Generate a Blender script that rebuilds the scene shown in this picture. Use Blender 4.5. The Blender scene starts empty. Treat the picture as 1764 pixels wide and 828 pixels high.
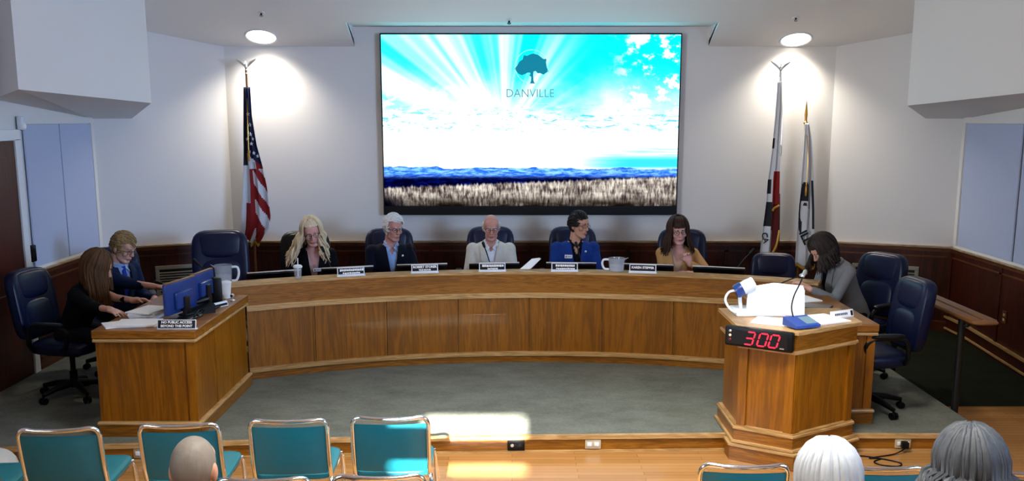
import bpy, bmesh, math, random
from mathutils import Vector, Matrix, Euler, noise
R = math.radians
PI = math.pi
SC = bpy.context.scene
COL = SC.collection
random.seed(7)

# ------------------------------------------------------------------ camera model (1764 x 828 picture)
FPX, CX, CY, CAMH, PITCH = 1600.0, 882.0, 480.0, 2.40, R(9.93)
DZ = 0.12                                  # height of the carpeted dais
def ray_angle(py): return PITCH + math.atan((py - CY) / FPX)
def at_y(px, py, Y):
    """world point seen at (px,py) on the vertical plane y=Y"""
    z = CAMH - Y * math.tan(ray_angle(py))
    zc = Y * math.cos(PITCH) + (CAMH - z) * math.sin(PITCH)
    return Vector(((px - CX) / FPX * zc, Y, z))
def at_z(px, py, z):
    return at_y(px, py, (CAMH - z) / math.tan(ray_angle(py)))

# ------------------------------------------------------------------ materials
def lin(c):
    if isinstance(c, str):
        c = c.lstrip('#'); c = [int(c[i:i+2], 16) / 255 for i in (0, 2, 4)]
    return tuple((x / 12.92 if x <= 0.04045 else ((x + 0.055) / 1.055) ** 2.4) for x in c) + (1.0,)

class NT:
    """small node-tree helper"""
    def __init__(s, name):
        s.mat = bpy.data.materials.new(name); s.mat.use_nodes = True
        s.t = s.mat.node_tree; s.n = s.t.nodes; s.l = s.t.links
        s.b = s.n.get('Principled BSDF'); s.out = s.n.get('Material Output')
    def put(s, sock, v):
        if isinstance(v, bpy.types.NodeSocket): s.l.new(v, sock)
        elif isinstance(v, tuple) and len(v) == 3 and sock.type == 'RGBA': sock.default_value = v + (1,)
        else: sock.default_value = v
    def m(s, op, a, b=None, c=None, clamp=False):
        n = s.n.new('ShaderNodeMath'); n.operation = op; n.use_clamp = clamp
        s.put(n.inputs[0], a)
        if b is not None: s.put(n.inputs[1], b)
        if c is not None: s.put(n.inputs[2], c)
        return n.outputs[0]
    def mix(s, f, a, b, mode='MIX'):
        n = s.n.new('ShaderNodeMix'); n.data_type = 'RGBA'; n.blend_type = mode
        s.put(n.inputs[0], f); s.put(n.inputs[6], a); s.put(n.inputs[7], b)
        return n.outputs[2]
    def ss(s, v, lo, hi):
        n = s.n.new('ShaderNodeMapRange'); n.interpolation_type = 'SMOOTHSTEP'
        s.put(n.inputs[0], v); s.put(n.inputs[1], lo); s.put(n.inputs[2], hi)
        return n.outputs[0]
    def coord(s, which='Object'):
        n = s.n.new('ShaderNodeTexCoord'); return n.outputs[which]
    def mapping(s, v, scale=(1,1,1), loc=(0,0,0), rot=(0,0,0)):
        n = s.n.new('ShaderNodeMapping'); s.l.new(v, n.inputs[0])
        n.inputs['Scale'].default_value = scale; n.inputs['Location'].default_value = loc; n.inputs['Rotation'].default_value = rot
        return n.outputs[0]
    def noise(s, v, scale, detail=4, rough=0.55, dist=0.0):
        n = s.n.new('ShaderNodeTexNoise'); s.l.new(v, n.inputs['Vector'])
        n.inputs['Scale'].default_value = scale; n.inputs['Detail'].default_value = detail
        n.inputs['Roughness'].default_value = rough; n.inputs['Distortion'].default_value = dist
        return n.outputs[0]
    def sep(s, v):
        n = s.n.new('ShaderNodeSeparateXYZ'); s.l.new(v, n.inputs[0]); return n.outputs
    def comb(s, x, y, z=0.0):
        n = s.n.new('ShaderNodeCombineXYZ'); s.put(n.inputs[0], x); s.put(n.inputs[1], y); s.put(n.inputs[2], z); return n.outputs[0]
    def bump(s, h, strength=0.2, dist=0.01):
        n = s.n.new('ShaderNodeBump'); n.inputs['Strength'].default_value = strength; n.inputs['Distance'].default_value = dist
        s.l.new(h, n.inputs['Height']); s.l.new(n.outputs[0], s.b.inputs['Normal'])
    def set(s, **k):
        for a, v in k.items():
            s.put(s.b.inputs[{'base':'Base Color','rough':'Roughness','metal':'Metallic','spec':'Specular IOR Level','trans':'Transmission Weight','ior':'IOR','alpha':'Alpha','coat':'Coat Weight','ecol':'Emission Color','estr':'Emission Strength','sheen':'Sheen Weight','sss':'Subsurface Weight'}[a]], v)
        return s

M = {}
def plain(name, col, rough=0.5, metal=0.0, var=0.12, scale=20.0, bump=0.0, bscale=200.0, spec=0.5, **k):
    t = NT(name); c = lin(col); v = t.coord('Object')
    n = t.noise(v, scale, 3)
    hi = tuple(min(1, x * (1 + var)) for x in c[:3]) + (1,); lo = tuple(x * (1 - var) for x in c[:3]) + (1,)
    t.set(base=t.mix(n, lo, hi), rough=rough, metal=metal, spec=spec, **k)
    if bump: t.bump(t.noise(v, bscale, 2), bump, 0.004)
    M[name] = t.mat; return t.mat

def wood(name, dark, mid, light, horizontal=False, rough=0.38, gscale=1.0, coat=0.15):
    t = NT(name); v = t.coord('Object')
    sc = (1.1, 1.1, 20) if horizontal else (6.5, 6.5, 0.55)
    sc = tuple(x * gscale for x in sc)
    mv = t.mapping(v, sc)
    big = t.noise(mv, 1.0, 3, 0.5, 1.2)                       # cathedral figure
    ring = t.m('FRACT', t.m('MULTIPLY', big, 6.0))
    ring = t.m('ABSOLUTE', t.m('SUBTRACT', ring, 0.5))
    fine = t.noise(t.mapping(v, tuple(x * 9 for x in sc)), 1.0, 4, 0.6)
    board = t.noise(t.mapping(v, (3.2, 3.2, 0.05) if not horizontal else (0.4, 0.4, 4)), 1.3, 1, 0.3)
    f = t.m('ADD', t.m('MULTIPLY', ring, 0.42), t.m('MULTIPLY', fine, 0.55))
    f = t.m('ADD', f, t.m('MULTIPLY', board, 0.5)); f = t.ss(f, 0.35, 1.15)
    c = t.mix(t.ss(f, 0.0, 0.5), lin(dark), lin(mid)); c = t.mix(t.ss(f, 0.5, 1.0), c, lin(light))
    t.set(base=c, rough=rough, spec=0.4, coat=coat); t.bump(fine, 0.08, 0.002)
    M[name] = t.mat; return t.mat

def emit(name, col, strength):
    t = NT(name); v = t.coord('Object')
    c = lin(col)
    n = t.noise(v, 30, 2)
    t.set(base=(0.005,0.005,0.005,1), rough=.6, spec=.1, ecol=t.mix(n, tuple(x*0.95 for x in c[:3])+(1,), c), estr=strength); M[name] = t.mat; return t.mat

# ------------------------------------------------------------------ mesh builder
class MB:
    def __init__(s): s.v = []; s.f = []; s.mi = []; s.cur = 0
    def add(s, vs, fs):
        o = len(s.v); s.v += [Vector(a) for a in vs]
        for f in fs: s.f.append(tuple(i + o for i in f)); s.mi.append(s.cur)
        return s
    def box(s, c, size, rot=None, bev=0.0):
        hx, hy, hz = size[0]/2, size[1]/2, size[2]/2
        c = Vector(c); rm = rot if rot is not None else Matrix.Identity(3)
        if bev <= 0:
            vs = [Vector((x,y,z)) for x in (-hx,hx) for y in (-hy,hy) for z in (-hz,hz)]
            fs = [(0,1,3,2),(4,6,7,5),(0,4,5,1),(2,3,7,6),(0,2,6,4),(1,5,7,3)]
        else:
            b = min(bev, hx*.95, hy*.95, hz*.95)
            bm = bmesh.new(); bmesh.ops.create_cube(bm, size=1.0)
            for q in bm.verts: q.co = Vector((q.co.x*2*hx, q.co.y*2*hy, q.co.z*2*hz))
            bmesh.ops.bevel(bm, geom=bm.edges[:], offset=b, segments=2, profile=0.5, affect='EDGES')
            bm.verts.index_update()
            vs = [q.co.copy() for q in bm.verts]; fs = [tuple(q.index for q in f.verts) for f in bm.faces]; bm.free()
        return s.add([rm @ q + c for q in vs], fs)
    def prism(s, poly, z0, z1):
        n = len(poly)
        ar = sum(poly[i][0]*poly[(i+1)%n][1]-poly[(i+1)%n][0]*poly[i][1] for i in range(n))
        if ar < 0: poly = poly[::-1]
        zz0 = z0 if isinstance(z0, (list, tuple)) else [z0]*n
        vs = [(p[0], p[1], zz0[i]) for i, p in enumerate(poly)] + [(p[0], p[1], z1) for p in poly]
        fs = [tuple(range(n-1,-1,-1)), tuple(range(n, 2*n))] + [(i,(i+1)%n,n+(i+1)%n,n+i) for i in range(n)]
        return s.add(vs, fs)
    def extr(s, poly3, d):
        """planar polygon (3d points) extruded by vector d"""
        d = Vector(d); p = [Vector(q) for q in poly3]; n = len(p)
        nn = Vector((0,0,0))
        for i in range(n): nn += p[i].cross(p[(i+1)%n])
        if nn.dot(d) < 0: p = p[::-1]
        return s.add(p + [q + d for q in p], [tuple(range(n-1,-1,-1)), tuple(range(n,2*n))] + [(i,(i+1)%n,n+(i+1)%n,n+i) for i in range(n)])
    def tube(s, pts, r, seg=10, caps=True, closed=False):
        pts = [Vector(p) for p in pts]; n = len(pts)
        rs = r if isinstance(r, (list, tuple)) else [r]*n
        t0 = (pts[1]-pts[0]).normalized(); up = Vector((0,0,1)) if abs(t0.z) < 0.9 else Vector((1,0,0))
        u = t0.cross(up).normalized(); vs = []
        for i in range(n):
            a = pts[i-1] if (i > 0 or closed) else pts[i]; b = pts[(i+1)%n] if (i < n-1 or closed) else pts[i]
            t = (b-a)
            t = t.normalized() if t.length > 1e-9 else t0
            u = (u - t*u.dot(t))
            u = u.normalized() if u.length > 1e-6 else t.orthogonal().normalized()
            w = t.cross(u)
            for k in range(seg):
                an = 2*PI*k/seg; vs.append(pts[i] + (u*math.cos(an)+w*math.sin(an))*rs[i])
        fs = []
        for i in range(n if closed else n-1):
            j = (i+1) % n
            for k in range(seg):
                k2 = (k+1) % seg; fs.append((i*seg+k, i*seg+k2, j*seg+k2, j*seg+k))
        if caps and not closed:
            fs.append(tuple(range(seg-1,-1,-1))); fs.append(tuple((n-1)*seg+k for k in range(seg)))
        return s.add(vs, fs)
    def lathe(s, prof, c=(0,0,0), seg=24, mat=None):
        c = Vector(c); n = len(prof); vs = []
        for r_, z in prof:
            for k in range(seg):
                a = 2*PI*k/seg; q = Vector((r_*math.cos(a), r_*math.sin(a), z))
                vs.append((mat @ q if mat else q) + c)
        fs = [(i*seg+k, i*seg+(k+1)%seg, (i+1)*seg+(k+1)%seg, (i+1)*seg+k) for i in range(n-1) for k in range(seg)]
        fs.append(tuple(range(seg-1,-1,-1))); fs.append(tuple((n-1)*seg+k for k in range(seg)))
        return s.add(vs, fs)
    def ell(s, c, r, rot=None, e=1.0, nu=24, nv=14, e2=None):
        """(super)ellipsoid: e<1 squares it off"""
        c = Vector(c); rm = rot if rot is not None else Matrix.Identity(3); e2 = e if e2 is None else e2
        pw = lambda x, k: math.copysign(abs(x)**k, x)
        vs = [c + rm @ Vector((0,0,-r[2]))]
        for j in range(1, nv):
            ph = -PI/2 + PI*j/nv
            for i in range(nu):
                th = 2*PI*i/nu
                vs.append(c + rm @ Vector((r[0]*pw(math.cos(ph),e2)*pw(math.cos(th),e), r[1]*pw(math.cos(ph),e2)*pw(math.sin(th),e), r[2]*pw(math.sin(ph),e2))))
        vs.append(c + rm @ Vector((0,0,r[2]))); T = len(vs)-1
        fs = [(0, 1+(i+1)%nu, 1+i) for i in range(nu)]
        for j in range(nv-2):
            for i in range(nu):
                a = 1+j*nu; fs.append((a+i, a+(i+1)%nu, a+nu+(i+1)%nu, a+nu+i))
        a = 1+(nv-2)*nu; fs += [(a+i, a+(i+1)%nu, T) for i in range(nu)]
        return s.add(vs, fs)
    def cap(s, a, b, ra, rb, seg=14):
        """tapered capsule"""
        a = Vector(a); b = Vector(b); d = b-a
        if d.length < 1e-6: return s.ell(a, (ra,)*3)
        t = d.normalized(); u = t.orthogonal().normalized(); w = t.cross(u); rings = []
        for k in range(5): an = -PI/2 + PI/2*k/4; rings.append((a + t*ra*math.sin(an), max(1e-4, ra*math.cos(an))))
        for k in range(5): an = PI/2*k/4; rings.append((b + t*rb*math.sin(an), max(1e-4, rb*math.cos(an))))
        vs = [c + (u*math.cos(2*PI*k/seg)+w*math.sin(2*PI*k/seg))*r_ for c, r_ in rings for k in range(seg)]
        n = len(rings)
        fs = [(i*seg+k, i*seg+(k+1)%seg, (i+1)*seg+(k+1)%seg, (i+1)*seg+k) for i in range(n-1) for k in range(seg)]
        fs.append(tuple(range(seg-1,-1,-1))); fs.append(tuple((n-1)*seg+k for k in range(seg)))
        return s.add(vs, fs)
    def grid(s, nx, ny, fn, mats=None):
        vs = [fn(i/nx, j/ny) for j in range(ny+1) for i in range(nx+1)]
        o = len(s.v); s.v += [Vector(q) for q in vs]
        for j in range(ny):
            for i in range(nx):
                a = o + j*(nx+1)+i; s.f.append((a, a+1, a+nx+2, a+nx+1)); s.mi.append(mats((i+.5)/nx, (j+.5)/ny) if mats else s.cur)
        return s
    def xf(s, mtx):
        s.v = [mtx @ q for q in s.v]; return s
    def mesh(s, name, mats, smooth=40):
        me = bpy.data.meshes.new(name); me.from_pydata([tuple(q) for q in s.v], [], s.f)
        mats = mats if isinstance(mats, (list, tuple)) else [mats]
        for m_ in mats: me.materials.append(M[m_] if isinstance(m_, str) else m_)
        for p, i in zip(me.polygons, s.mi): p.material_index = i
        me.validate(); me.update()
        if smooth:
            for p in me.polygons: p.use_smooth = True
            try: me.set_sharp_from_angle(angle=R(smooth))
            except Exception: pass
        return me
    def build(s, name, mats, parent=None, smooth=40, world=False):
        o = bpy.data.objects.new(name, s.mesh(name, mats, smooth)); COL.objects.link(o)
        if parent is not None: o.parent = parent
        return o

def tag(o, label=None, cat=None, group=None, kind=None):
    if label: o['label'] = label
    if cat: o['category'] = cat
    if group: o['group'] = group
    if kind: o['kind'] = kind
    return o
def thing(name, label, cat, loc=(0,0,0), rz=0.0, group=None):
    o = bpy.data.objects.new(name, None); o.empty_display_size = 0.1; COL.objects.link(o)
    o.location = loc; o.rotation_euler = (0,0,rz); return tag(o, label, cat, group)
def rel(mb, root):
    """vertices given in world space -> local to an unrotated root"""
    d = Vector(root.location); mb.v = [q - d for q in mb.v]; return mb
def struct(name, mb, mats, parent=None, smooth=0):
    o = mb.build(name, mats, parent, smooth)
    if parent is None: o['kind'] = 'structure'
    return o
def copy_tree(o, parent=None):
    c = o.copy(); COL.objects.link(c)
    if parent is not None: c.parent = parent
    for ch in [x for x in bpy.data.objects if x.parent == o]: copy_tree(ch, c)
    return c
def text_mb(txt, size, mtx, depth=0.001, align='CENTER', squash=1.0, bold=0.0):
    cu = bpy.data.curves.new('txt', 'FONT'); cu.body = txt; cu.size = size; cu.extrude = depth; cu.align_x = align; cu.align_y = 'CENTER'; cu.offset = bold
    cu.resolution_u = 3
    o = bpy.data.objects.new('txt', cu); COL.objects.link(o)
    dg = bpy.context.evaluated_depsgraph_get(); me = bpy.data.meshes.new_from_object(o.evaluated_get(dg))
    mb = MB(); mb.add([mtx @ Vector((q.co.x*squash, q.co.y, q.co.z)) for q in me.vertices], [tuple(p.vertices) for p in me.polygons])
    bpy.data.objects.remove(o); bpy.data.curves.remove(cu); bpy.data.meshes.remove(me)
    return mb
def frame_m(o, x, y, z=None):
    """4x4 with given axes"""
    x = Vector(x).normalized(); y = Vector(y).normalized(); z = x.cross(y).normalized() if z is None else Vector(z)
    m = Matrix((x, y, z)).transposed().to_4x4(); m.translation = Vector(o); return m
def remesh(mb, voxel, smooth=4):
    me = bpy.data.meshes.new('tmp'); me.from_pydata([tuple(q) for q in mb.v], [], mb.f)
    o = bpy.data.objects.new('tmp', me); COL.objects.link(o)
    a = o.modifiers.new('r', 'REMESH'); a.mode = 'VOXEL'; a.voxel_size = voxel
    if smooth:
        b = o.modifiers.new('s', 'SMOOTH'); b.factor = 0.5; b.iterations = smooth
    dg = bpy.context.evaluated_depsgraph_get(); dg.update()
    ev = o.evaluated_get(dg).to_mesh()
    out = MB(); out.v = [q.co.copy() for q in ev.vertices]; out.f = [tuple(p.vertices) for p in ev.polygons]; out.mi = [0]*len(out.f)
    o.evaluated_get(dg).to_mesh_clear(); bpy.data.objects.remove(o); bpy.data.meshes.remove(me)
    return out

# ------------------------------------------------------------------ palette
def wallpaint(name, col):
    t = NT(name); v = t.coord('Object'); c = lin(col)
    n = t.noise(v, 1.2, 2); f = t.noise(v, 90, 2)
    t.set(base=t.mix(n, tuple(x*.97 for x in c[:3])+(1,), c), rough=0.75, spec=0.25); t.bump(f, 0.05, 0.003); M[name] = t.mat
wallpaint('wall_paint', '#dfdedc'); wallpaint('ceiling_paint', '#ebe8e6')
wood('oak', '#6e3f01', '#8c5402', '#a2690c'); wood('oak_rail', '#6c3f05', '#945c12', '#b07c34', horizontal=True)
wood('oak_trim', '#96703c', '#bf9862', '#dcbc8c', horizontal=True)
wood('mahogany', '#2a0b02', '#481503', '#5c2006', rough=0.45); wood('mahogany_trim', '#46220e', '#6b3a1c', '#8a5630', horizontal=True); wood('cap_highlight_wood', '#8c7358', '#b8a184', '#d8c6ac', horizontal=True, rough=.25)  # the wainscot cap is paled to paint in its bright highlight line
wood('door_wood', '#2c0d05', '#481708', '#57200c', rough=0.4)
def floor_wood():
    t = NT('floor_wood'); v = t.coord('Object')
    br = t.n.new('ShaderNodeTexBrick'); t.l.new(t.mapping(v, (1,1,1)), br.inputs[0])
    for k, x in {'Scale':1.0,'Mortar Size':0.0015,'Brick Width':0.9,'Row Height':0.057,'Bias':0.0}.items(): br.inputs[k].default_value = x
    br.inputs['Color1'].default_value = lin('#a87a48'); br.inputs['Color2'].default_value = lin('#936535'); br.inputs['Mortar'].default_value = lin('#5a3712')
    g = t.noise(t.mapping(v, (3, 60, 1)), 1.0, 4)
    t.set(base=t.mix(t.m('MULTIPLY', g, 0.5), br.outputs[0], lin('#b98747')), rough=0.2, spec=0.5); M['floor_wood'] = t.mat
floor_wood()
def carpet(name, a, b):
    t = NT(name); v = t.coord('Object'); n = t.noise(v, 260, 3, 0.7); big = t.noise(t.mapping(v, (1, 1.6, 1)), 3.2, 5, 0.6); mid = t.noise(v, 45, 4, 0.7)
    f = t.m('ADD', t.m('MULTIPLY', n, .4), t.m('ADD', t.m('MULTIPLY', big, .45), t.m('MULTIPLY', mid, .35)))
    t.set(base=t.mix(t.ss(f, .35, .85), lin(a), lin(b)), rough=0.95, spec=0.1); t.bump(n, 0.5, 0.006); M[name] = t.mat
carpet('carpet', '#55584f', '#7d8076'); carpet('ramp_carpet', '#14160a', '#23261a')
plain('leather', '#091232', 0.36, var=.2, bump=.15, bscale=160, spec=.28); plain('leather_black', '#040506', 0.4, spec=.28, var=.2, bump=.15, bscale=160)
plain('plastic_black', '#030406', 0.45, spec=.25); plain('plastic_dark', '#090b10', 0.35, spec=.35); plain('chrome', '#f4f6fa', 0.12, 1.0, var=.03)
plain('steel', '#8d9095', 0.35, .9); plain('teal_vinyl', '#0d6572', 0.38, var=.08, bump=.12, bscale=240)
plain('white_plastic', '#dfe2e6', 0.4, var=.03); plain('paper', '#f0efeb', 0.8, var=.03); plain('brass', '#b5863a', 0.3, 1.0)
plain('silver_metal', '#c9c9c4', 0.3, .8); plain('black_paint', '#101010', 0.5); plain('fringe', '#c69a2f', 0.7)
plain('cloth_white', '#dcdde0', 0.85, var=.05); plain('cloth_red', '#8e1414', 0.85, var=.1); plain('cloth_blue', '#121b42', 0.85, var=.1); plain('cloth_dark', '#1d2026', 0.85); plain('cloth_maroon', '#5a0f0c', 0.85); plain('cloth_green', '#31402c', .85)
plain('blind_cloth', '#aeb9d6', 0.8, var=.03, bump=.1, bscale=400); plain('metal_grille', '#8f8b7c', 0.5, .3); plain('dark_gap', '#1a140e', 0.8)
plain('almond', '#b8a684', 0.5); plain('monitor_back', '#1b3778', 0.3, var=.05); plain('blue_plastic', '#2b4b98', .35)
plain('gold_rail', '#7b5227', .4); plain('pale_bag', '#b9bcb8', .8); plain('red_lamp', '#6a1510', .3)
def glassy(name, col, alpha):
    t = NT(name); c = lin(col); v = t.coord('Object'); n = t.noise(v, 14, 2)
    t.set(base=t.mix(n, tuple(x*.92 for x in c[:3])+(1,), c), rough=0.08, spec=.6, alpha=alpha); M[name] = t.mat
glassy('clear_plastic', '#cdd3dc', 0.34)
emit('led_red', '#ff2a45', 2.2); emit('led_amber', '#ffdca8', 1.3); emit('lamp_glow', '#fff3e0', 6.0); emit('lens_glow', '#ffffff', 8.0); emit('lcd_glow', '#9fc6d8', .8)
# ================================================================== THE ROOM
WALLP = [(-4.33,-1.6), (-4.33,9.74), (-3.11,10.3), (3.50,10.3), (4.70,9.80), (4.70,-1.6)]
YW = 10.3
def wall_box(p0, p1, z0, z1, th, off=0.0):
    """slab whose room-side face lies on p0->p1 (room on the right-hand side when walking p0->p1); th>0 grows outward"""
    a = Vector((p0[0], p0[1], 0)); b = Vector((p1[0], p1[1], 0)); d = (b-a).normalized(); n = Vector((-d.y, d.x, 0))
    a2, b2 = a - n*off, b - n*off
    return MB().prism([tuple((a2)[:2]), tuple((b2)[:2]), tuple((b2+n*th)[:2]), tuple((a2+n*th)[:2])], z0, z1)
def join(*mbs):
    r = MB()
    for m_ in mbs:
        o = len(r.v); r.v += m_.v; r.f += [tuple(i+o for i in f) for f in m_.f]; r.mi += m_.mi
    return r
wn = ['wall_left', 'wall_back_left', 'wall_back', 'wall_back_right', 'wall_right']
tops = [4.6, 3.75, 3.42, 3.75, 4.6]
for i, nme in enumerate(wn):
    struct(nme, wall_box(WALLP[i], WALLP[i+1], -0.05, tops[i], 0.12), 'wall_paint')
# unseen rear wall; its opening is shaped to throw the sun patch
SW = (-0.66, 0.09, 3.09, 3.58)
rw = MB(); yb = -1.6
rw.box(((-4.45+SW[0])/2, yb-.06, 2.3), (SW[0]+4.45, .12, 4.7)); rw.box(((SW[1]+4.85)/2, yb-.06, 2.3), (4.85-SW[1], .12, 4.7))
rw.box(((SW[0]+SW[1])/2, yb-.06, (SW[2]-.05)/2), (SW[1]-SW[0], .12, SW[2]+.05)); rw.box(((SW[0]+SW[1])/2, yb-.06, (SW[3]+4.65)/2), (SW[1]-SW[0], .12, 4.65-SW[3]))
rw.box(((SW[0]+SW[1])/2, yb-.06, 3.265), (SW[1]-SW[0], .12, .21))                # bar added to keep the sun off the step riser
struct('wall_rear', rw, 'wall_paint')
# floor and dais
struct('floor', MB().box((0.18, 4.4, -.06), (9.3, 12.2, .12)), 'floor_wood')
DE = [(-4.33,6.12), (-2.79,6.25), (-1.27,6.38), (0.2,6.44), (1.56,6.48), (2.53,6.47), (3.47,6.46)]   # front edge of the dais
dais = DE + [(3.47,10.28), (-3.11,10.28), (-4.31,9.73), (-4.33,9.70)]
struct('floor_dais', MB().prism(dais, 0.0, DZ), 'carpet')
# ramp beside the dais: wedge rising to the back
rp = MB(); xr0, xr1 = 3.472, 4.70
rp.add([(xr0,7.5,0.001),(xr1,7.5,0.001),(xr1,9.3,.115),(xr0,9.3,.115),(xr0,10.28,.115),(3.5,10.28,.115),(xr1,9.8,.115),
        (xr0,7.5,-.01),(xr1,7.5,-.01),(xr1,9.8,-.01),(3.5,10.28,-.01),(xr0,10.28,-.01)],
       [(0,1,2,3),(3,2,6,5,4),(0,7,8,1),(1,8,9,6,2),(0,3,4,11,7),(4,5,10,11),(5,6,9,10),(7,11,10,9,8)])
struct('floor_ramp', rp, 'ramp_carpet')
# step riser: board, nosing and shoe mould following the front edge
def strip(path, off0, off1, z0, z1):
    """vertical band following a plan path, displaced towards -y"""
    r = MB()
    for a, b in zip(path, path[1:]):
        r.prism([(a[0], a[1]-off0), (b[0], b[1]-off0), (b[0], b[1]-off1), (a[0], a[1]-off1)], z0, z1)
    return r
tr = struct('trim_1', strip(DE, 0.0, .012, 0.0, .112), 'oak_rail')
tr2 = strip(DE, -0.01, .03, .098, .126).build('nosing', 'oak_trim', tr, 0)
tr3 = strip(DE, 0.0, .024, 0.0, .014).build('shoe_mould', 'oak_trim', tr, 0)
# ceiling: slopes down to the back wall, level bay above the screen, flat over the room
def cz(y): return 3.14 + .40*(YW - y)
ce = MB(); T = .06
def slope(x0, x1, y0, y1):
    ce.add([(x0,y0,cz(y0)),(x1,y0,cz(y0)),(x1,y1,cz(y1)),(x0,y1,cz(y1)),(x0,y0,cz(y0)+T),(x1,y0,cz(y0)+T),(x1,y1,cz(y1)+T),(x0,y1,cz(y1)+T)],
           [(0,1,2,3)[::-1],(4,5,6,7),(0,4,5,1)[::-1],(1,5,6,2)[::-1],(2,6,7,3)[::-1],(3,7,4,0)[::-1]])
BX0, BX1, BY = -1.70, 2.12, 9.79
slope(-4.5, 4.9, 7.15, BY); slope(-4.5, BX0, BY, 10.42); slope(BX1, 4.9, BY, 10.42)
ce.box(((BX0+BX1)/2, (BY+10.42)/2, cz(BY)+.03), (BX1-BX0, 10.42-BY, .06))
for x, sgn in ((BX0,-1),(BX1,1)):                           # cheeks of the bay
    ce.extr([(x,BY,cz(BY)+.05),(x,10.42,cz(10.42)),(x,10.42,cz(BY)+.05)], (sgn*.03,0,0))
ce.box((.2, 2.72, 4.43), (9.4, 8.9, .06))
struct('ceiling', ce, 'ceiling_paint')
# soffits (boxed ducts) on both side walls
def soffit(nme, pts, zs): struct(nme, MB().prism(pts, zs, 4.42), 'wall_paint')
def soffit_poly(pts, zs):
    n = len(pts); ar = sum(pts[i][0]*pts[(i+1)%n][1]-pts[(i+1)%n][0]*pts[i][1] for i in range(n))
    if ar < 0: pts, zs = pts[::-1], zs[::-1]
    return pts, zs
p, z = soffit_poly([(-3.75,7.2),(-3.51,9.2),(-3.99,9.89),(-4.33,9.735),(-4.33,7.9)], [2.60,2.525,2.375,2.375,2.54]); soffit('trim_2', p, z)
p, z = soffit_poly([(4.15,7.2),(3.85,9.2),(4.36,9.94),(4.70,9.80),(4.70,7.9)], [2.60,2.50,2.375,2.375,2.54]); soffit('trim_3', p, z)

# wainscot with cap moulding and base
WZ = 1.025
def wains(nme, p0, p1, zb=DZ):
    r = struct(nme, wall_box(p0, p1, zb, WZ-.05, .02, .02), 'mahogany')
    a = Vector((*p0,0)); b = Vector((*p1,0)); L = (b-a).length; d = (b-a).normalized(); n = Vector((d.y,-d.x,0))
    k = max(1, round(L/1.15))
    ang = math.atan2(d.y, d.x); rm = Matrix.Rotation(ang, 3, 'Z')
    for i in range(k+1):
        c = a + d*min(max(L*i/k,.03),L-.03) + n*.024; MB().box((c.x,c.y,(zb+WZ-.05)/2), (.045,.012,WZ-.05-zb), rm).build('stile', 'mahogany', r, 0)
    wall_box(p0,p1,WZ-.010,WZ+.008,.05,.05).build('cap_rail', 'cap_highlight_wood', r, 0); wall_box(p0,p1,WZ-.05,WZ-.012,.03,.03).build('cap_moulding', 'mahogany_trim', r, 0)
    wall_box(p0,p1,WZ-.115,WZ-.10,.03,.03).build('bead', 'mahogany_trim', r, 0)
    return r
wains('trim_4', (-4.33,8.22), (-4.33,9.74)); wains('trim_5', (-4.33,9.74), (-3.11,10.3)); wains('trim_6', (-3.11,10.3), (3.50,10.3))
wains('trim_7', (3.50,10.3), (4.70,9.80), .0); wains('trim_8', (4.70,9.80), (4.70,4.6), .0)
wains('trim_9', (-4.33,4.6), (-4.33,6.95), .0)
for nme, a, b, z0 in (('baseboard_back_left',(-4.33,9.74),(-3.11,10.3),DZ), ('baseboard_back',(-3.11,10.3),(3.50,10.3),DZ), ('baseboard_back_right',(3.50,10.3),(4.70,9.80),.1), ('baseboard_left',(-4.33,8.22),(-4.33,9.74),DZ)):
    struct(nme, join(wall_box(a,b,z0,z0+.12,.038,.038), wall_box(a,b,z0+.10,z0+.125,.05,.05)), 'mahogany_trim')
# right-hand baseboard follows the ramp down
def sloped_base(z0a, z0b, h, th):
    x = 4.70; r = MB()
    ya, yb_, = 9.8, 7.3
    prof = [(9.8,.115),(9.3,.115),(7.5,.0),(4.6,.0)]
    for (y0,a0),(y1,a1) in zip(prof, prof[1:]):
        r.add([(x-th,y0,a0+z0a),(x,y0,a0+z0a),(x,y1,a1+z0a),(x-th,y1,a1+z0a),(x-th,y0,a0+z0a+h),(x,y0,a0+z0a+h),(x,y1,a1+z0a+h),(x-th,y1,a1+z0a+h)],
              [(0,3,2,1),(4,5,6,7),(0,4,7,3),(0,1,5,4),(2,3,7,6),(1,2,6,5)])
    return r
bb = struct('baseboard_right', sloped_base(0.0,0,.15,.035), 'mahogany')
join(sloped_base(.15,0,.022,.05), sloped_base(.03,0,.02,.045)).build('moulding', 'oak_trim', bb, 0)

# windows with roller blinds
def blind_window(nme, x, y0, y1, z0, z1, side, panels):
    r = MB(); s = side
    r.box((x+s*.012,(y0+y1)/2,z1+.03), (.03,y1-y0+.1,.06)); r.box((x+s*.012,(y0+y1)/2,z0-.012), (.03,y1-y0+.1,.03))
    r.box((x+s*.012,y1+.03,(z0+z1)/2), (.03,.06,z1-z0))
    w = struct(nme, r, 'wall_paint')
    for a, b in panels:
        MB().box((x+s*.022,(a+b)/2,(z0+z1)/2), (.012,b-a,z1-z0-.01)).build('blind', 'blind_cloth', w, 0)
    return w
blind_window('window_1', -4.33, 8.28, 9.62, WZ+.03, 2.33, 1, [(8.29,8.93),(8.95,9.60)])
blind_window('window_2', 4.70, 6.4, 9.70, WZ+.03, 2.33, -1, [(6.42,7.48),(7.50,8.56),(8.60,9.66)])
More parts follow.
